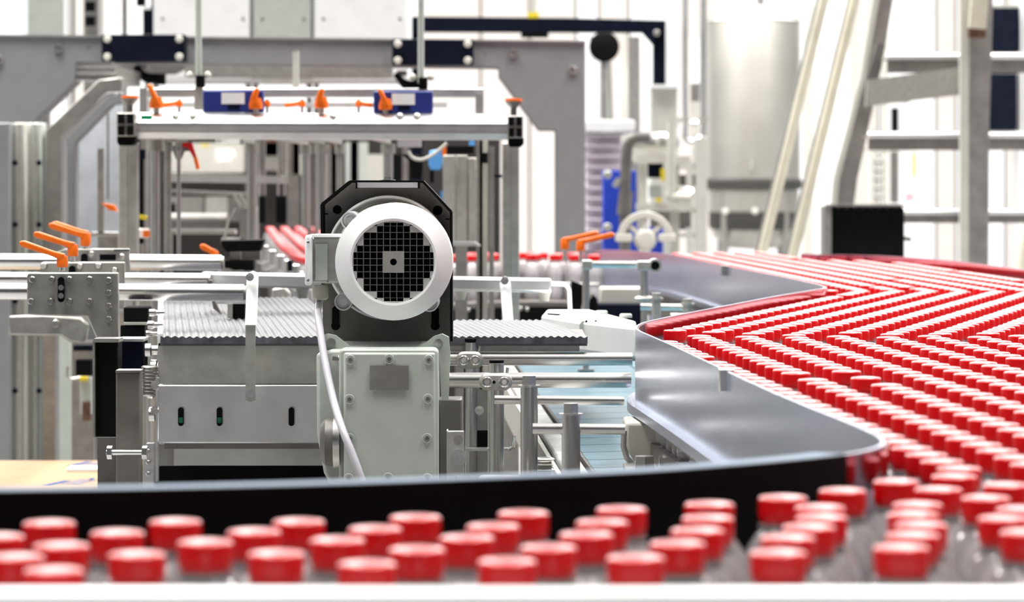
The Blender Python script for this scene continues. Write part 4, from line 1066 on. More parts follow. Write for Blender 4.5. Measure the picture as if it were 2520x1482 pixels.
t.p('rod', G().pbox(240, 366, 255, 575, 1120, 0.012), GREYM); t.p('knob', G().pprism([(250, 500), (280, 505), (288, 520), (268, 518)], 1125, 0.02), ORANGE); t.p('plate', G().pbox(222, 572, 300, 582, 1120, 0.06), ALU)
t.p('foot', G().pbox(240, 582, 290, 437 + 1.25 * 1120, 1120, 0.04), GREYM)
t.done()

# ---------------------------------------------------------------- alloy cross bar with posts, levers and sensors
sa = 1250.0
t = T('alloy_bar', 'wide grooved aluminium bar spanning across the packing machine', 'bar')
def zz(py): return Z(py, sa)
ya = Y(sa); prof = [(0.018, 277), (0.012, 278), (-0.013, 300), (-0.014, 302), (-0.008, 303), (-0.008, 306), (-0.014, 308), (-0.014, 318), (-0.009, 320), (-0.009, 324), (-0.013, 326), (-0.010, 340), (0.03, 342), (0.04, 277)]
n = len(prof); g = G()
vs = [(X(332, sa), ya + a, zz(b)) for a, b in prof] + [(X(1252, sa), ya + a, zz(b + 3)) for a, b in prof]
g.add(vs, [tuple(range(n)), tuple(range(2 * n - 1, n - 1, -1))] + [(i, (i + 1) % n, (i + 1) % n + n, i + n) for i in range(n)])
k = t.p('bar', g, ALU)
for a in (434, 476, 821, 985, 1027): t.p('stud', G().lathe([(0, -0.012), (0.003, -0.012), (0.004, -0.004), (0.0075, 0.0), (0, 0)], W(a, 288, sa) - Vector((0, 0.014, 0)), 'Y', 16), PANEL, parent=k)
t.p('green_tag', G().pbox(346, 283, 375, 297, sa + 1.5, 0.002), GREEN, parent=k, label='small green tag')
for side, a in (('l', 287), ('r', 1249)):
    w, b0, b1 = (44, 278, 336) if side == 'l' else (38, 285, 340)
    e = t.p('end_joint', G().pbox(a, b0, a + w, b1, sa + 10, 0.05), GREYM, label='end joint with black square pockets', bev=0.002)
    for i in range(2):
        for j in range(2): t.p('pocket', G().pbox(a + 3 + i * w / 2, b0 + 3 + j * (b1 - b0) / 2, a - 3 + (i + 1) * w / 2, b0 - 3 + (j + 1) * (b1 - b0) / 2, sa + 12, 0.004), BLACK, parent=e)
    t.p('socket', G().pprism([(a + 1, b1), (a + w + 2, b1), (a + w + 2, b1 + 14), (a + w - 6, b1 + 22), (a + 6, b1 + 22), (a + 1, b1 + 14)], sa + 8, 0.05), BLACK)
    q = W(a + w / 2 + (8 if side == 'l' else -4), b0 - 4, sa)
    t.p('knob_stem', G().lathe([(0, -0.002), (0.006, -0.002), (0.006, 0.012), (0.013, 0.02), (0.017, 0.026), (0, 0.026)], q + Vector((0, 0.02, 0)), 'Z', 20), GREYD)
    t.p('knob', G().lathe([(0, 0.026), (0.017, 0.026), (0.0165, 0.031), (0, 0.032)], q + Vector((0, 0.02, 0)), 'Z', 20), ORANGE, label='orange knob top')
t.done()
fl1 = 437 + 1.25 * sa
for lab, a, b, y0 in (('broad steel upright carrying the end of the alloy bar near the slanted column', 292, 336, 350), ('broad steel upright carrying the end of the alloy bar near the frame leg', 1236, 1278, 352)):
    t = T('bar_upright', lab, 'post'); k = t.p('post', G().pbox(a, y0, b, fl1, sa - 8, 0.05), PANEL, bev=0.002)
    t.p('groove', G().pbox((a + b) / 2 - 1, y0 + 4, (a + b) / 2 + 1, 700, sa - 5, 0.004), GREYM, parent=k); t.p('foot', G().pbox(a - 8, fl1 - 14, b + 8, fl1, sa - 4, 0.08), GREYM); t.done()
t = T('rear_rail', 'slim aluminium rail on two stubs behind the orange levers', 'rail')
s = 1150.0
t.p('rail', G().pbox(343, 217, 1190, 240, s, 0.03), ALU, bev=0.002); t.p('stub', G().pbox(343, 217, 362, 300, s + 5, 0.03), ALU); t.p('stub', G().pbox(1170, 230, 1190, 300, s + 5, 0.03), ALU)
t.p('lower_rail', G().pbox(400, 252, 1100, 264, s - 20, 0.02), ALU)
t.p('hanger', G().pbox(346, 300, 360, 437 + 1.25 * s, s - 20, 0.02), GREYM); t.p('hanger', G().pbox(1172, 300, 1188, 437 + 1.25 * s, s - 20, 0.02), GREYM)
t.done()
for lab, a, b, w, lx in (('blue sensor box with white label, closer to the slanted column', 499, 222, 149, 545), ('blue sensor box with white label, closer to the frame leg', 919, 224, 146, 964)):
    t = T('sensor_box', lab, 'sensor'); k = t.p('housing', G().pbox(a, b, a + w, b + 55, sa - 3, 0.03), BLUE, bev=0.003)
    t.p('white_label', G().pbox(lx, b + 6, lx + 57, b + 34, sa - 2.5, 0.001), WHITEP, parent=k); t.p('clip', G().pbox(lx + 16, b + 36, lx + 44, b + 48, sa - 2, 0.004), NAVY, parent=k); t.done()
def tall_lever(px, y0, y1, lab, s=1250, m=ORANGE, lean=-14):
    t = T('bar_lever', lab, 'lever')
    t.p('hub', G().lathe([(0, 0), (0.013, 0), (0.014, 0.008), (0.010, 0.022), (0, 0.022)], W(px + 6, y1, s) + Vector((0, 0.015, 0)), 'Z', 18), m)
    t.p('handle', G().pprism([(px - 6, y1 - 10), (px + 16, y1 - 8), (px + 10, y1 - 26), (px + lean + 10, y0 + 4), (px + lean + 4, y0), (px + lean - 2, y0 + 3), (px - 5, y1 - 30)], s, 0.02), m, bev=0.003)
    t.p('stud', G().cyl(W(px + 6, y1 + 12, s) + Vector((0, 0.015, 0)), W(px + 6, y1, s) + Vector((0, 0.015, 0)), 0.006, n=12), PANEL); t.done()
tall_lever(377, 206, 266, 'orange upright lever at the end of the alloy bar above the green tag')
tall_lever(622, 215, 268, 'orange upright lever overlapping the first blue sensor box', lean=6)
tall_lever(784, 216, 266, 'orange upright lever in the middle between the two blue sensor boxes', lean=4)
tall_lever(942, 217, 270, 'orange upright lever overlapping the second blue sensor box', lean=-12)
for a, b, lab in ((440, 262, 'first of the small orange levers lying behind the alloy bar, nearest the slanted column'), (657, 262, 'small orange lever lying beside the first blue sensor box'), (743, 262, 'small orange lever lying just before the middle upright lever'), (882, 262, 'small orange lever lying closest to the second blue sensor box')):
    lever(lab, 1243, (a - 8, b - 14, a + 8, b), (a - 2, b - 9), (a - 44 if a < 800 else a + 36, b - 2), 10, m=ORANGE, stem=16)
for lab, a, b, y1, w, s, yk in (('long pale hanging rod in front of the white cabinets', 487, -60, 190, 16, 1180, 185), ('long pale hanging rod crossing the second black bearing plate', 1036, -60, 205, 16, 1180, 190)):
    t = T('hanging_rod', lab, 'rod'); t.p('rod', G().cyl(W(a + (2 if a < 700 else 0), y1, s), W(a, b - 400, s), w / 2 / s, n=16), GREYL)
    t.p('joint', G().pbox(a - 6, yk, a + 16, yk + 30, s + 4, 0.02), BLACK, bev=0.002); t.p('yoke', G().pbox(a - 9, yk + 30, a + 12, 270, s + 2, 0.02), PANEL)
    for dx in (-20, 24): t.p('ball', G().lathe([(0, -0.008), (0.006, -0.005), (0.008, 0), (0.006, 0.005), (0, 0.008)], W(a + dx, yk, s), 'Z', 12), CREAM)
    t.p('ceiling_flange', G().cyl(W(a, b - 400, s), W(a, b - 410, s), 0.03, n=16), GREYM)
    t.done()
t = T('hanging_rod', 'short pale rod standing between the two blue sensor boxes', 'rod'); t.p('rod', G().pbox(720, 126, 735, 218, 1140, 0.015), CREAM); t.p('tip', G().pbox(723, 122, 732, 127, 1140, 0.01), PANEL); t.done()
# ---------------------------------------------------------------- rods and heads hanging below the alloy bar
def rod(px, w, y0, y1, s, m, lab, cat='rod', extra=None):
    t = T('plunger_rod', lab, cat); r = w / 2 / s; q = W(px, y1, s)
    ztop = Z(342, sa); tp = Vector((q.x, q.y, ztop))
    t.p('rod', G().cyl(q, tp, r, n=16), m); t.p('collar', G().cyl(tp - Vector((0, 0, 0.022)), tp, r * 1.5, n=16), GREYM)
    t.p('carrier', G().box(q.x - 0.006, q.x + 0.006, Y(sa) + 0.03, q.y + 0.02, ztop, ztop + 0.02), GREYM)
    if extra: extra(t, px, s)
    return t.done()
low = lambda s: int(437 + 1.25 * s)
rod(382, 22, 344, low(1210), 1210, STEEL, 'upright chrome rod below the orange lever above the green tag')
rod(413, 18, 344, low(1190), 1190, GREYM, 'dull upright rod close beside the chrome rod near the green tag')
rod(440, 10, 350, 640, 1220, STEEL, 'thin upright rod with a dark cone under the alloy bar')
rod(620, 22, 346, 600, 1100, STEEL, 'upright rod before the black plunger heads')
rod(792, 26, 346, 566, 1090, STEEL, 'thick rosy reflecting rod below the middle orange lever')
rod(835, 16, 348, 560, 1080, GREYM, 'darker rod just behind the octagonal bracket')
rod(955, 24, 346, 470, 1090, STEEL, 'rosy reflecting rod below the second blue sensor box')
rod(752, 20, 348, 560, 1060, STEEL, 'upright rod between the plunger heads and the thick rosy rod')
for a, b, lab in ((645, 18, 'narrow black plunger head above the red caps'), (692, 26, 'wide black plunger head above the red caps')):
    t = T('plunger', lab, 'plunger'); s = 900.0
    t.p('head', G().pbox(a - b / 2, 482, a + b / 2, 550, s, 0.03), BLACK, bev=0.002)
    for dx in (-b * 0.3, b * 0.3): t.p('pin', G().cyl(W(a + dx, 482, s) + Vector((0, 0.015, 0)), W(a + dx, 345, s) + Vector((0, 0.015, 0)), 0.003, n=10), CHROME)
    t.p('guide', G().pbox(a - 7, 345, a + 7, 420, s + 10, 0.02), GREYM); t.p('carrier', G().box(X(a, s) - 0.02, X(a, s) + 0.02, Y(sa) + 0.06, Y(s) + 0.03, Z(345, s), Z(345, s) + 0.02), GREYM); t.p('riser', G().box(X(a, s) - 0.02, X(a, s) + 0.02, Y(sa) + 0.03, Y(sa) + 0.07, Z(342, sa), Z(345, s) + 0.02), GREYM); t.done()
t = T('release_lever', 'red and orange lever pointing down under the alloy bar', 'lever'); s = 1200.0
t.p('hub', G().pbox(430, 350, 470, 372, s, 0.03), GREYD); t.p('carrier', G().box(X(440, s), X(460, s), Y(sa) + 0.03, Y(s) + 0.03, Z(352, s), Z(340, sa)), GREYM); t.p('arm', G().pprism([(450, 350), (472, 352), (482, 385), (476, 388), (462, 364), (450, 362)], s + 8, 0.016), RED); t.p('tip', G().pprism([(475, 386), (483, 384), (491, 414), (483, 418)], s + 8, 0.014), ORANGE)
t.p('cone', G().lathe([(0, 0), (0.006, 0), (0.014, 0.02), (0.014, 0.028), (0, 0.028)], W(440, 392, s), 'Z', 16), GREYD); t.done()
t = T('crosspiece', 'pale upper crosspiece behind the hanging rods', 'crosspiece'); t.p('bar', G().pprism([(404, 425), (700, 434), (700, 452), (404, 448)], 980, 0.05), ALU); t.p('bracket', G().pbox(690, 340, 705, 452, 978, 0.04), GREYM); t.done()
t = T('crosspiece', 'thin bright ledge under the upper crosspiece', 'crosspiece'); t.p('bar', G().pprism([(405, 466), (612, 474), (612, 482), (405, 476)], 985, 0.07), CHROME); t.p('bracket', G().pbox(405, 448, 412, 476, 980, 0.04), GREYM); t.done()
t = T('crosspiece', 'low bright ledge behind the orange lever on the back tube', 'crosspiece'); t.p('bar', G().pbox(405, 566, 578, 577, 1000, 0.07), CHROME); t.p('drum', G().tube([W(410, 545, 960), W(560, 545, 960)], 0.022, 18), GREYD); t.p('bracket', G().pbox(405, 577, 420, low(1000), 1000, 0.05), GREYM); t.done()
t = T('nozzle_block', 'tilted bright nozzle pair on a grey block beside the black plunger heads', 'nozzle')
s = 1050.0
for dx in (0, 14): t.p('nozzle', G().bar(W(574 + dx, 476, s), W(592 + dx, 508, s), 0.007, 0.01), CHROME)
t.p('tip', G().bar(W(604, 506, s), W(624, 497, s), 0.012, 0.012), CHROME); t.p('block', G().pbox(590, 512, 632, 592, s, 0.04), GREYM, bev=0.002); t.p('wire', G().tube([W(580, 515, s), W(562, 545, s), W(552, 590, s)], 0.003, 8), PANEL)
t.p('foot', G().pbox(545, 586, 600, 600, s, 0.05), PANEL); t.done()
t = T('back_panel', 'dull brown grey back wall of the packing machine with pale panels and painted shadow gaps', 'panel'); s = 600.0
t.p('panel', G().pbox(330, 320, 1232, low(s), s, 0.06), mat('dull brown grey sheet', (0.035, 0.031, 0.028), 0.2, 0.5))
for a, b, c, d, m in ((408, 352, 600, 425, CREAM), (600, 350, 690, 420, GREYM), (720, 350, 780, 430, CREAM), (806, 360, 840, 600, GREYM), (850, 350, 905, 640, GREYL), (905, 380, 960, 640, CREAM), (408, 484, 500, 545, GREYM), (505, 484, 560, 545, PANEL), (560, 484, 610, 545, GREYD), (862, 350, 882, 640, GREYD), (640, 345, 702, 384, RUSTGAP), (706, 345, 738, 560, GREYD), (764, 345, 778, 560, BLACK), (814, 345, 832, 560, RUSTGAP), (966, 380, 1010, 640, BLACK), (414, 500, 432, 640, BLACK), (1202, 420, 1216, 640, BLACK)):
    t.p('cover', G().pbox(a, b, c, d, s + 5, 0.03), m)  # the dark strips among these paint shadowed gaps between the rods
t.p('lamp_glass', G().pprism([(530, 365), (572, 366), (580, 382), (566, 398), (532, 398)], s + 9, 0.02), WHITEP, label='small bright white cover')
t.p('yellow_strip', G().pbox(495, 355, 513, 361, s + 9, 0.02), YELLOW)
t.done()
t = T('tall_panel', 'tall ribbed grey guard plates beside the broad upright', 'panel'); s = 1150.0
for a, b in ((1090, 1120), (1122, 1150), (1152, 1172)): t.p('plate', G().pbox(a, 382 if a < 1130 else 388, b, 598, s + (a % 3) * 4, 0.02), PANEL, bev=0.002)
t.p('foot_plate', G().pprism([(1086, 596), (1170, 596), (1182, 606), (1086, 604)], s + 16, 0.05), ALU); t.p('stem', G().pbox(1120, 604, 1150, low(s), s - 25, 0.02), GREYM)
t.done()
t = T('machine_post', 'slender grey upright between the guard plates and the broad upright', 'post'); s = 1130.0
t.p('post', G().pbox(1180, 345, 1200, low(s), s, 0.04), CREAM); t.p('track', G().pbox(1203, 360, 1216, low(s), s + 4, 0.03), GREYM); t.p('sensor', G().pbox(1186, 376, 1200, 402, s + 8, 0.02), BLACK); t.p('band', G().pbox(1216, 430, 1240, 437, s + 8, 0.02), NAVY); t.done()
t = T('air_cylinder', 'sky blue air unit with black fittings under the alloy bar', 'cylinder'); s = 1120.0
t.p('body', G().pprism([(1056, 372), (1086, 366), (1090, 400), (1084, 418), (1060, 420), (1054, 404)], s, 0.03), SKYB, bev=0.003); t.p('neck', G().pbox(1058, 420, 1068, 450, s, 0.02), BLACK); t.p('valve', G().pprism([(985, 378), (1030, 382), (1042, 402), (1038, 440), (1012, 440), (1010, 398)], s - 4, 0.03), BLACK, bev=0.003)
t.p('orange_fitting', G().pbox(1088, 356, 1098, 384, s, 0.02), ORANGE); t.p('manifold', G().pbox(1100, 360, 1166, 378, s, 0.03), BLACK); t.p('blue_plug', G().pbox(1154, 346, 1168, 358, s, 0.02), SKYB)
t.p('air_hose', G().tube(catmull([tuple(W(a, b, s + 10)) for a, b in ((1005, 372), (1015, 388), (1036, 393), (1060, 384), (1085, 366), (1100, 352))], 5), 0.0035, 8), CREAM); t.p('top_block', G().pbox(978, 345, 1036, 362, s + 5, 0.03), ALU); t.p('blue_foot', G().pbox(1084, 470, 1094, 490, s - 5, 0.02), SKYB)
t.done()
t = T('white_duct', 'small white flat duct under the alloy bar near the lever', 'duct'); t.p('duct', G().pbox(530, 341, 600, 352, 1240, 0.03), WHITEP); t.p('clip', G().pbox(590, 341, 600, 356, 1241, 0.035), GREYM); t.done()
t = T('yellow_fittings', 'black fitting column with a yellow band beside the broad upright', 'fitting'); s = 1180.0
t.p('column', G().pbox(336, 380, 352, 600, s, 0.02), BLACK); t.p('band', G().pprism([(340, 528), (362, 532), (358, 542), (340, 538)], s + 5, 0.02), YELLOW); t.p('block', G().pbox(338, 368, 356, 392, s + 4, 0.02), NAVY); t.p('white_valve', G().pbox(332, 562, 366, 586, s + 5, 0.03), WHITEP, bev=0.004); t.p('orange_cap', G().pbox(352, 568, 366, 584, s + 7, 0.03), ORANGE); t.p('foot', G().pbox(338, 600, 350, low(s), s, 0.02), GREYM); t.done()

# ---------------------------------------------------------------- white cabinets above the frame
s = 800.0
for lab, a, b, m in (('white cabinet above the frame, next to the black switch column', 374, 618, WHITEP), ('pale grey cabinet between two white ones above the frame', 620, 768, GREYL), ('white cabinet above the frame, beside the blue black gantry', 770, 1004, WHITEP)):
    t = T('cabinet', lab, 'cabinet'); k = t.p('body', G().pbox(a, -300, b, 200, s - 10, 0.4), m, bev=0.004); d = t.p('door', G().pbox(a + 4, -296, b - 4, 190, s, 0.03), m, bev=0.003)
    for q in ((a + 26, 46), (b - 20, 46)): t.p('lock', screw(q[0], q[1], s, 4, 0.004), GREYM, parent=d)
    
    for q in (a + 2, b - 14): t.p('leg', G().pbox(q, 200, q + 12, low(s - 10), s - 14, 0.05), GREYM)
    t.done()
# things standing behind the frame at top left
s = 760.0
t = T('upright_board', 'pale grey upright board standing behind the frame, far left', 'panel'); t.p('board', G().pbox(68, -300, 154, 250, s, 0.05), GREYL); t.p('post', G().pbox(90, 250, 120, low(s), s, 0.05), GREYM); t.done()
t = T('switch_column', 'brown grey column with two dark windows behind the frame', 'column')
k = t.p('column', G().pbox(206, -300, 242, low(s), s, 0.06), GREYM)
for b in (4, 40): t.p('window', G().pbox(210, b, 234, b + 24, s + 3, 0.004), BLACK, parent=k)
t.done()
t = T('thin_pole', 'slim grey pole beside the switch column', 'pole'); t.p('pole', G().pbox(300, -300, 312, low(s), s, 0.02), GREYM); t.p('base', G().pbox(294, low(s) - 6, 318, low(s), s + 2, 0.04), GREYD); t.done()
t = T('thin_pole', 'very thin grey pole between the pale board and the switch column', 'pole'); t.p('pole', G().pbox(177, -300, 183, low(s), s, 0.02), GREYM); t.p('base', G().pbox(172, low(s) - 6, 188, low(s), s + 2, 0.04), GREYD); t.done()
t = T('signal_post', 'black and white banded post beside the first white cabinet', 'post'); s = 830.0
for b0, b1, m in ((-200, 14, BLACK), (14, 24, WHITEP), (24, 84, NAVY), (84, 140, GREYM)): t.p('band', G().pbox(352 if b0 > 0 else 336, b0, 372 if b0 > 0 else 356, b1, s, 0.03), m)
t.p('trim', G().pbox(372, -200, 375, 90, s + 2, 0.03), NAVY); t.p('stem', G().pbox(356, 140, 368, low(s), s - 5, 0.02), GREYM); t.done()
# ---------------------------------------------------------------- hall behind: gantry, mirror, crates
s = 640.0
t = T('gantry', 'blue black steel gantry with gusseted corner above the machine frame', 'gantry')
t.p('beam', G().pprism([(1008, 40), (1008, 78), (1640, 80), (1640, 50), (1400, 44)], s, 0.08), NAVY, bev=0.003)
k = t.p('column', G().pprism([(1608, 78), (1638, 78), (1638, low(s)), (1608, low(s))], s - 2, 0.08), NAVY)
t.p('gusset', G().pprism([(1578, 79), (1610, 79), (1610, 115)], s + 1, 0.02), NAVY)
t.p('bolt', screw(1616, 81, s + 3, 8, 0.006), GREYM); t.p('under_box', G().pbox(1282, 78, 1350, 92, s, 0.06), BLACK)
t.p('column', G().pbox(1012, 78, 1040, low(s), s - 2, 0.08), NAVY)
t.p('warning_lamp', G().pbox(1298, 30, 1326, 44, s, 0.04), YELLOW); t.p('lamp_stem', G().pbox(1304, -10, 1320, 30, s, 0.03), CREAM)
t.done()
t = T('column_cladding', 'pale beige column box hiding the foot of the blue black gantry', 'box')
t.p('box', G().pbox(1602, 212, 1668, low(650), 652, 0.10), CREAM, bev=0.003); t.p('top', G().pbox(1600, 208, 1670, 216, 654, 0.11), WHITEP); t.done()
t = T('round_mirror', 'round black disc on a tall grey pole', 'disc'); s = 592.0
t.p('disc', G().lathe([(0, -0.012), (0.054, -0.01), (0.064, -0.003), (0.064, 0.02), (0, 0.02)], W(1487, 115, s), 'Y', 36), BLACK)
t.p('pole', G().cyl(W(1487, low(s), s) + Vector((0, 0.03, 0)), W(1487, 110, s) + Vector((0, 0.03, 0)), 0.015, n=16), GREYM); t.p('arm', G().pbox(1452, 90, 1470, 128, s - 2, 0.02), GREYD)
t.done()
for i in range(1):
    t = T('leaning_rod', 'thin grey rod leaning beside the black disc pole', 'rod'); s = 584.0
    t.p('rod', G().bar(W(1500, 150, s), W(1530, low(s), s), 0.014, 0.014), GREYM); t.p('foot', G().pbox(1520, low(s) - 8, 1540, low(s), s + 2, 0.04), GREYD); t.done()
t = T('pale_screen', 'pale upright screens behind the crate stack', 'screen'); s = 560.0
for a, b, y0, m in ((1450, 1476, 130, WHITEP), (1478, 1504, 150, GREYL), (1532, 1542, 60, CREAM), (1545, 1600, 156, WHITEP), (1546, 1575, 90, GREYM)):
    t.p('screen', G().pbox(a, y0, b, low(s), s + (b % 7) * 3 + (40 if a == 1546 else 0), 0.04), m)
t.done()
s = 620.0
t = T('lilac_lid', 'white bulging lid on top of the lilac crate stack', 'lid'); t.p('lid', G().pprism([(1436, 324), (1436, 302), (1446, 296), (1480, 294), (1520, 297), (1558, 295), (1564, 302), (1562, 322), (1500, 326)], s + 4, 0.3), WHITEP, bev=0.004); t.p('rim', G().pbox(1440, 322, 1560, 330, s + 2, 0.29), LILAC); t.done()
yy = 330
while yy < 800:
    hgt = 26
    lab = 'lilac plastic crate at the top of the stack under the white lid' if yy == 330 else 'lilac plastic crate at position %s from the top of the crate stack' % nth((yy - 330) // 26 + 1)
    t = T('crate', lab, 'crate', 'lilac crates stacked beside the blue box'); jx = random.uniform(-3, 3)
    t.p('body', G().pbox(1443 + jx, yy + 4, 1532 + jx, yy + hgt, s, 0.28), LILAC, bev=0.002); t.p('rim', G().pbox(1440 + jx, yy, 1535 + jx, yy + 5, s + 3, 0.285), mat('pale lilac rim', (0.76, 0.70, 0.77), 0, 0.5), bev=0.002)
    t.done(); yy += hgt
solo('pallet', G().pbox(1436, yy, 1540, low(s), s + 4, 0.3), GREYM, 'low grey pallet under the lilac crate stack', 'pallet')
t = T('blue_cabinet', 'bright blue cabinet behind the handwheel and the dark hose', 'cabinet'); s = 700.0
t.p('body', G().pbox(1484, 420, 1566, low(s), s, 0.15), BLUEB, bev=0.003); t.p('side_panel', G().pbox(1566, 560, 1632, low(s), s - 4, 0.12), BLUEB, bev=0.003)
for b in (430, 560): t.p('latch', screw(1495, b, s + 2, 11, 0.008), PANEL)
t.done()
t = T('dark_hose', 'thick dark hose bending down before the blue cabinet', 'hose'); s = 730.0
t.p('hose', G().tube([W(1600, 338, s), W(1545, 340, s), W(1540, 420, s), W(1538, 480, s), W(1534, low(s), s)], 0.019, 18, 0.05), GREYD); t.p('coupling', G().cyl(W(1541, 470, s), W(1536, 530, s), 0.024, 0.026, 18), GREYD); t.p('tap', G().bar(W(1512, 460, s), W(1524, 440, s), 0.02, 0.02), PANEL)
t.done()
t = T('filter_unit', 'cream pump unit with a bright domed top and steel frame', 'pump'); s = 715.0
t.p('dome', G().lathe([(0.098, 0), (0.098, 0.012), (0.09, 0.03), (0.06, 0.042), (0, 0.046)], W(1608, 356, s) + Vector((0, 0.1, 0)), 'Z', 32), CHROME); t.p('body', G().cyl(W(1608, 395, s) + Vector((0, 0.1, 0)), W(1608, 356, s) + Vector((0, 0.1, 0)), 0.092, n=32), CREAM)
for a, w in ((1572, 20), (1650, 22)): t.p('upright', G().pbox(a, 390, a + w, low(s), s, 0.03), CREAM)
t.p('header', G().pbox(1562, 384, 1700, 402, s + 3, 0.04), CREAM); t.p('shelf', G().pbox(1566, 500, 1704, 518, s + 3, 0.05), CREAM)
t.p('gauge_block', G().pbox(1594, 402, 1632, 438, s - 8, 0.03), NAVY); t.p('yellow_tag', G().pbox(1626, 415, 1637, 446, s + 4, 0.01), YELLOW); t.p('yellow_plug', G().pbox(1614, 486, 1628, 498, s + 4, 0.01), YELLOW); t.p('meter', G().pbox(1598, 456, 1628, 486, s - 6, 0.03), GREYL)
t.p('elbow', G().tube([W(1652, 300, s + 8), W(1652, 470, s + 8), W(1646, 485, s + 8), W(1700, 488, s + 8)], 0.014, 14, 0.03), CREAM); t.p('pump_head', G().lathe([(0, -0.03), (0.03, -0.03), (0.036, -0.01), (0.03, 0.02), (0, 0.02)], W(1690, 485, s), 'X', 20), CHROME)
t.p('dark_recess', G().pbox(1600, 520, 1700, 560, s - 14, 0.02), GREYD)
t.done()
t = T('handwheel', 'cream half round spoked wheel on a short post, above the edge of the guide wall', 'wheel'); s = 880.0
c = W(1588, 590, s); Rw = 70 / s
ro, ri = Rw, Rw - 0.020
pol = [(c.x + ro * math.cos(math.pi * i / 24), c.z + ro * math.sin(math.pi * i / 24)) for i in range(25)] + [(c.x + ri * math.cos(math.pi * i / 24), c.z + ri * math.sin(math.pi * i / 24)) for i in range(24, -1, -1)]
t.p('rim', G().prism(pol, c.y - 0.010, c.y + 0.010), CREAM, bev=0.003)
for sx in (-1, 1): t.p('rim_foot', G().box(c.x + sx * Rw * 0.76 - 0.024, c.x + sx * Rw * 0.76 + 0.024, c.y - 0.012, c.y + 0.012, c.z - 0.006, c.z + 0.016), CREAM, bev=0.003)
for an in (42, 138, 90): an = math.radians(an); t.p('spoke', G().bar(c + Vector((math.cos(an) * 0.02, 0, math.sin(an) * 0.02)), c + Vector((math.cos(an) * (Rw - 0.008), 0, math.sin(an) * (Rw - 0.008))), 0.013, 0.010), CREAM)
t.p('hub', G().lathe([(0, -0.016), (0.022, -0.014), (0.032, 0.0), (0.032, 0.012), (0, 0.014)], c, 'Y', 28), CREAM); t.p('stand', G().pbox(1577, 596, 1600, low(s), s - 6, 0.03), CREAM)
t.done()
# steel pipes
for lab, a, w, y0, y1, s, m in (('thick white pipe rising beside the pump unit', 1655, 34, -300, 340, 640, WHITEP), ('slim steel pipe of the pair joined by a bend near the tank', 1686, 15, -300, 335, 620, CHROME), ('outer steel pipe of the pair joined by a bend near the tank', 1731, 17, -300, 335, 622, CHROME)):
    t = T('pipe', lab, 'pipe')
    if a == 1686: t.p('pipe', G().tube([W(a, -300, s), W(a, 345, s), W(1708, 352, s), W(1728, 338, s)], w / 2 / s, 16, 0.03), m)
    else: t.p('pipe', G().cyl(W(a, low(s), s) if a < 1680 else W(a, y1, s), W(a, y0, s), w / 2 / s, n=20), m)
    t.p('collar', G().cyl(W(a, 300, s), W(a, 290, s), w * 0.66 / s, n=20), PANEL); t.done()
t = T('instrument', 'white instrument with dark gauge between the two steel pipes', 'instrument'); s = 600.0
t.p('body', G().pbox(1698, 95, 1722, 205, s, 0.03), WHITEP); t.p('joint', G().pbox(1700, 205, 1722, 250, s - 2, 0.03), GREYM); t.p('lower', G().pbox(1698, 250, 1724, 340, s - 2, 0.03), CREAM); t.p('bulb', G().lathe([(0, -0.02), (0.018, -0.012), (0.02, 0), (0.014, 0.01), (0, 0.012)], W(1708, 302, s) - Vector((0, 0.02, 0)), 'Z', 16), CHROME)
t.p('stem', G().pbox(1704, 340, 1718, low(s), s - 6, 0.02), CREAM); t.done()
t = T('steel_stand', 'tall pale steel frame between the pump unit and the tank', 'frame'); s = 655.0
for a, b in ((1712, 1740), (1690, 1704)): t.p('upright', G().pbox(a, 400 if a < 1700 else 340, b, low(s), s, 0.04), CREAM)
t.p('crossbar', G().pbox(1664, 400, 1740, 418, s - 3, 0.04), CREAM); t.p('crossbar', G().pbox(1690, 512, 1740, 524, s - 3, 0.04), CREAM); t.p('crossbar', G().pbox(1664, 574, 1712, 584, s - 3, 0.04), CREAM)
t.p('dark_box', G().pbox(1664, 430, 1712, 458, s - 6, 0.06), GREYD); t.p('blue_meter', G().pbox(1668, 534, 1696, 566, s - 6, 0.04), mat('slate plastic', (0.16, 0.17, 0.26), 0, 0.5)); t.done()
# tank
DKB = mat('dark brown rubber band', (0.035, 0.033, 0.03), 0.0, 0.6)
s = 470.0; c = W(1862, 437 + 2, s) + Vector((0, 0.26, 0)); Rt = 118 / s
t = T('steel_tank', 'large upright satin steel tank with domed top on a dark banded stand', 'tank')
H = (437 - 45) / s
t.p('shell', G().lathe([(Rt, 0), (Rt, H), (Rt * 0.97, H + 0.02), (Rt * 0.8, H + 0.05), (Rt * 0.4, H + 0.08), (0, H + 0.09)], c, 'Z', 64), TANK)
t.p('top_rim', G().lathe([(Rt, H - 0.006), (Rt + 0.006, H), (Rt, H + 0.008)], c, 'Z', 64), PANEL)
t.p('base_ring', G().lathe([(Rt * 0.9, -0.06), (Rt + 0.012, -0.055), (Rt + 0.012, -0.012), (Rt, 0), (0, 0)], c, 'Z', 64), DKB)
t.p('skirt', G().lathe([(0, -0.2), (Rt * 0.85, -0.2), (Rt * 0.97, -0.17), (Rt * 0.97, -0.06), (0, -0.06)], c, 'Z', 64), TANK)
t.p('dark_band', G().lathe([(0, -0.27), (Rt * 0.9, -0.27), (Rt * 0.94, -0.25), (Rt * 0.94, -0.16), (0, -0.16)], c, 'Z', 48), DKB)
t.p('lower_shell', G().lathe([(0, -0.38), (Rt * 0.5, -0.37), (Rt * 0.86, -0.30), (Rt * 0.86, -0.26), (0, -0.26)], c, 'Z', 48), TANK)
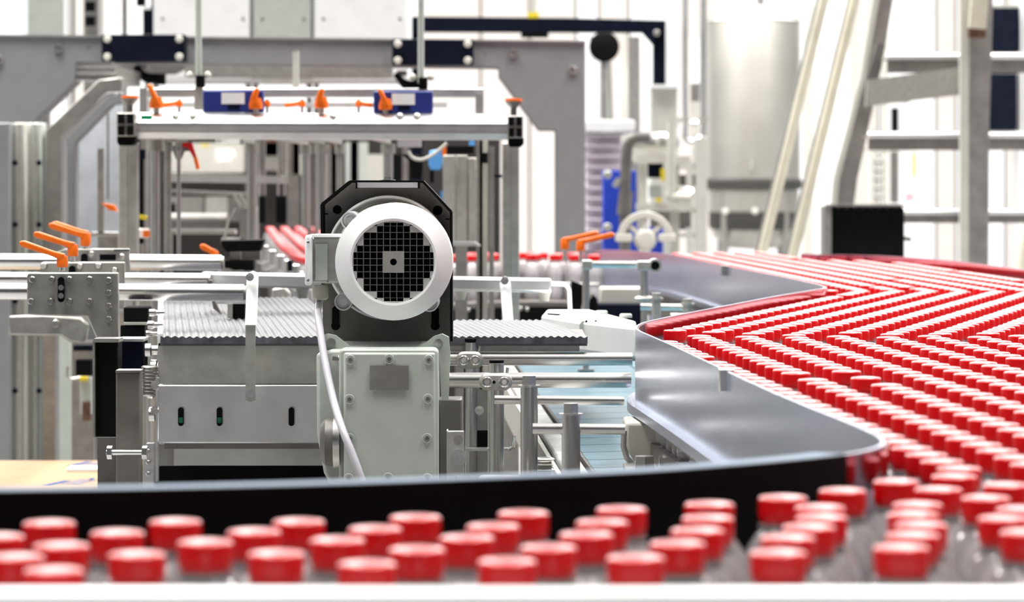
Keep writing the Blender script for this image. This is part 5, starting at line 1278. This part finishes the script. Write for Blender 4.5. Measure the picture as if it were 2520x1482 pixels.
for i in range(4):
    an = math.radians(45 + 90 * i); q = c + Vector((math.cos(an) * Rt * 0.9, math.sin(an) * Rt * 0.9, 0)); t.p('leg', G().cyl((q.x, q.y, 0), (q.x, q.y, c.z - 0.05), 0.02, n=14), GREYM)
t.p('nozzle', G().cyl(W(1850, 420, s) + Vector((0, 0.0, 0)), W(1850, 394, s), 0.012, n=12), PANEL); t.p('lid_pipe', G().tube([W(1880, 20, s) + Vector((0, 0.25, 0)), W(1880, -40, s) + Vector((0, 0.25, 0)), W(2000, -50, s) + Vector((0, 0.25, 0))], 0.02, 12, 0.05), CHROME)
for a in (1785, 1858): t.p('bolt', screw(a, 520, s + 4, 8, 0.01), CREAM)
t.done()
t = T('standpipe', 'pale upright duct standing behind the two leaning handrails', 'duct'); s = 440.0
for a, b, m in ((1978, 2002, CREAM), (2010, 2040, WHITEP), (2054, 2090, WHITEP), (2096, 2112, CREAM)): t.p('duct', G().pbox(a, -300, b, low(s), s + a % 4, 0.05), m)
t.done()

# ---------------------------------------------------------------- stair with treads and handrails
s = 727.0
t = T('steel_stair', 'worn steel stair with broad treads, upright post and sloping stringer', 'stair')
ds = 0.055
treads = (((2182, 132), (2176, 180)), ((2136, 326), (2130, 370)), ((2098, 515), (2094, 549)), ((2052, 705), (2050, 740)))
for (xa, ytop), (xb, ybm) in treads:
    g = G(); zt1, zt0 = Z(ytop + 9, s), Z(ybm, s); xx0, xx1 = X(xa, s), X(2760, s)
    g.box(xx0, xx1, Y(s), Y(s) + 0.22, zt1 - 0.004, zt1); g.box(xx0, xx1, Y(s) - 0.004, Y(s), zt0, zt1)
    t.p('tread', g, GALV, bev=0.002)
    t.p('nosing', G().tube([W(xa, ytop + 7, s + 1), W(2760, ytop + 7, s + 1)], 7.5 / s, 14), ALU, label='nosing made pale for light on the tread edge')  # pale round edge stands in for light falling on the tread front
t.p('post', G().prism([(X(2363, s), Z(low(s), s)), (X(2363, s), Z(300, s)), (X(2372, s), Z(-200, s)), (X(2432, s), Z(-200, s)), (X(2424, s), Z(110, s)), (X(2418, s), Z(300, s)), (X(2412, s), Z(low(s), s))], Y(s) - 0.16, Y(s) - 0.10), GALV, bev=0.004)
t.p('post_face', G().pprism([(2364, low(s)), (2364, 0), (2372, -200), (2388, -200), (2384, 300), (2382, low(s))], s + 16, 0.04), CREAM)
t.p('rusty_collar', G().pbox(2386, 62, 2426, 92, s + 18, 0.05), RUSTGAP, label='rusty weld patch on the post')
t.p('rail_stub', G().bar(W(2404, 70, s + 20), W(2426, -200, s + 20), 0.055, 0.05), TAN)
t.p('stringer', G().pprism([(2186, -180), (2228, -180), (2170, 165), (2110, 440), (2082, 640), (2020, low(s)), (1975, low(s)), (2036, 640), (2052, 440), (2120, 190)], s - 22, 0.02), GALV, label='sloping side stringer')
t.p('stringer_edge', G().pprism([(2178, -180), (2196, -180), (2130, 190), (2066, 440), (2046, 640), (1990, low(s)), (1976, low(s)), (2034, 640), (2052, 440), (2118, 190)], s - 20, 0.05), CREAM)
t.p('brace', G().prism([(X(2124, s), Z(200, s)), (X(2366, s), Z(166, s)), (X(2366, s), Z(234, s)), (X(2120, s), Z(264, s))], Y(s) - 0.13, Y(s) - 0.10), PANEL, label='flat sloping brace')
t.p('dark_angle', G().pprism([(2180, 110), (2160, 104), (2132, 196), (2160, 192)], s - 12, 0.03), GREYD)
t.done()
for lab, x0_, x1_, s in (('leaning cream handrail tube nearer the tank', 2028, 1872, 800.0), ('leaning cream handrail tube nearer the stair', 2104, 1949, 790.0)):
    t = T('handrail', lab, 'handrail'); k = (x1_ - x0_) / 640.0
    def pt(py, s=s, x0_=x0_, k=k): return W(x0_ + k * py, py, s)
    t.p('tube', G().cyl(pt(low(s)), pt(-250), 12.5 / s, n=18), TAN); t.p('shadow_strip', G().cyl(pt(low(s)) + Vector((-0.014, 0.02, 0)), pt(-250) + Vector((-0.014, 0.02, 0)), 7.0 / s, n=12), GREYM, label='darker tube standing in for shade along the handrail')  # second, darker tube paints the handrail's shaded side
    t.p('foot', G().cyl(pt(low(s)), pt(low(s) - 10), 0.03, n=16), GREYM); t.done()
t = T('handrail', 'leaning cream handrail tube beyond the stair post', 'handrail'); s = 600.0
t.p('tube', G().cyl(W(2440, low(s), s), W(2560, 330, s), 0.02, n=16), TAN); t.p('foot', G().cyl(W(2440, low(s), s), W(2442, low(s) - 8, s), 0.03, n=16), GREYM); t.done()
t = T('black_box', 'big black ribbed box standing beyond the far guide wall', 'box'); s = 790.0
t.p('body', G().pbox(2046, 512, 2226, 640, s, 0.16), BLACK, bev=0.003)
for i in range(9): t.p('rib', G().pbox(2048 + i * 19.8, 506, 2062 + i * 19.8, 514, s + 2, 0.16), BLACK)
t.p('side_cheek', G().pprism([(2030, 640), (2030, 508), (2046, 506), (2046, 640)], s + 3, 0.15), GREYM); t.p('handle', G().tube([W(2222, 586, s), W(2242, 590, s)], 0.006, 10), BLACK)
t.p('top_edge', G().pbox(2032, 503, 2226, 508, s + 4, 0.02), GREYM); t.p('stand', G().pbox(2070, 640, 2200, low(s), s - 4, 0.1), GREYM)
t.done()
s = 420.0
for lab, a, b, c, d in (('tall dark wall cupboard, the upper of two by the stair post', 2428, 18, 2510, 128), ('dark wall cupboard, the lower of two by the stair post', 2424, 180, 2504, 322)):
    t = T('wall_cupboard', lab, 'cupboard'); t.p('body', G().pbox(a, b, c, d, s, 0.3), NAVY, bev=0.004); t.p('door', G().pbox(a + 3, b + 3, c - 3, d - 3, s + 1, 0.02), NAVY, bev=0.003); t.p('top', G().pbox(a, b - 6, c, b, s + 1, 0.3), PANEL); t.done()
t = T('cupboard_rack', 'white rack holding the two dark cupboards', 'rack'); t.p('upright', G().pbox(2416, -100, 2424, low(s), s - 2, 0.3), WHITEP); t.p('upright', G().pbox(2512, -100, 2520, low(s), s - 2, 0.3), WHITEP)
t.p('shelf', G().pbox(2424, 128, 2512, 132, s - 2, 0.3), WHITEP); t.p('shelf', G().pbox(2424, 322, 2512, 327, s - 2, 0.3), WHITEP); t.done()
t = T('pipe_rack', 'rack of dark pipes and a yellow tag seen between the stair treads', 'rack'); s = 430.0
for a, b, m in ((2122, 2130, CREAM), (2150, 2156, CREAM), (2172, 2186, CREAM)): t.p('upright', G().pbox(a, -100, b, low(s), s, 0.05), m)
t.p('dark_pipe', G().pbox(2194, 265, 2212, 325, s, 0.04), BLACK); t.p('dark_pipe', G().pbox(2192, 372, 2212, 500, s, 0.04), GREYD); t.p('pale_sign', G().pbox(2216, 250, 2236, 410, s, 0.02), WHITEP); t.p('yellow_tag', G().pbox(2246, 376, 2254, 436, s, 0.02), YELLOW); t.p('pink_tag', G().pbox(2228, 475, 2250, 496, s, 0.02), mat('pink tag', (0.75, 0.4, 0.45), 0, 0.6))
for j in range(5): t.p('coil', G().lathe([(0.02, 0), (0.03, 0.012), (0.02, 0.024)], W(2162, 490 - j * 22, s), 'Z', 16), GREYM)
t.p('shelf', G().pbox(2110, 368, 2260, 372, s, 0.1), CREAM); t.p('shelf', G().pbox(2110, 250, 2240, 254, s, 0.1), CREAM)
t.done()
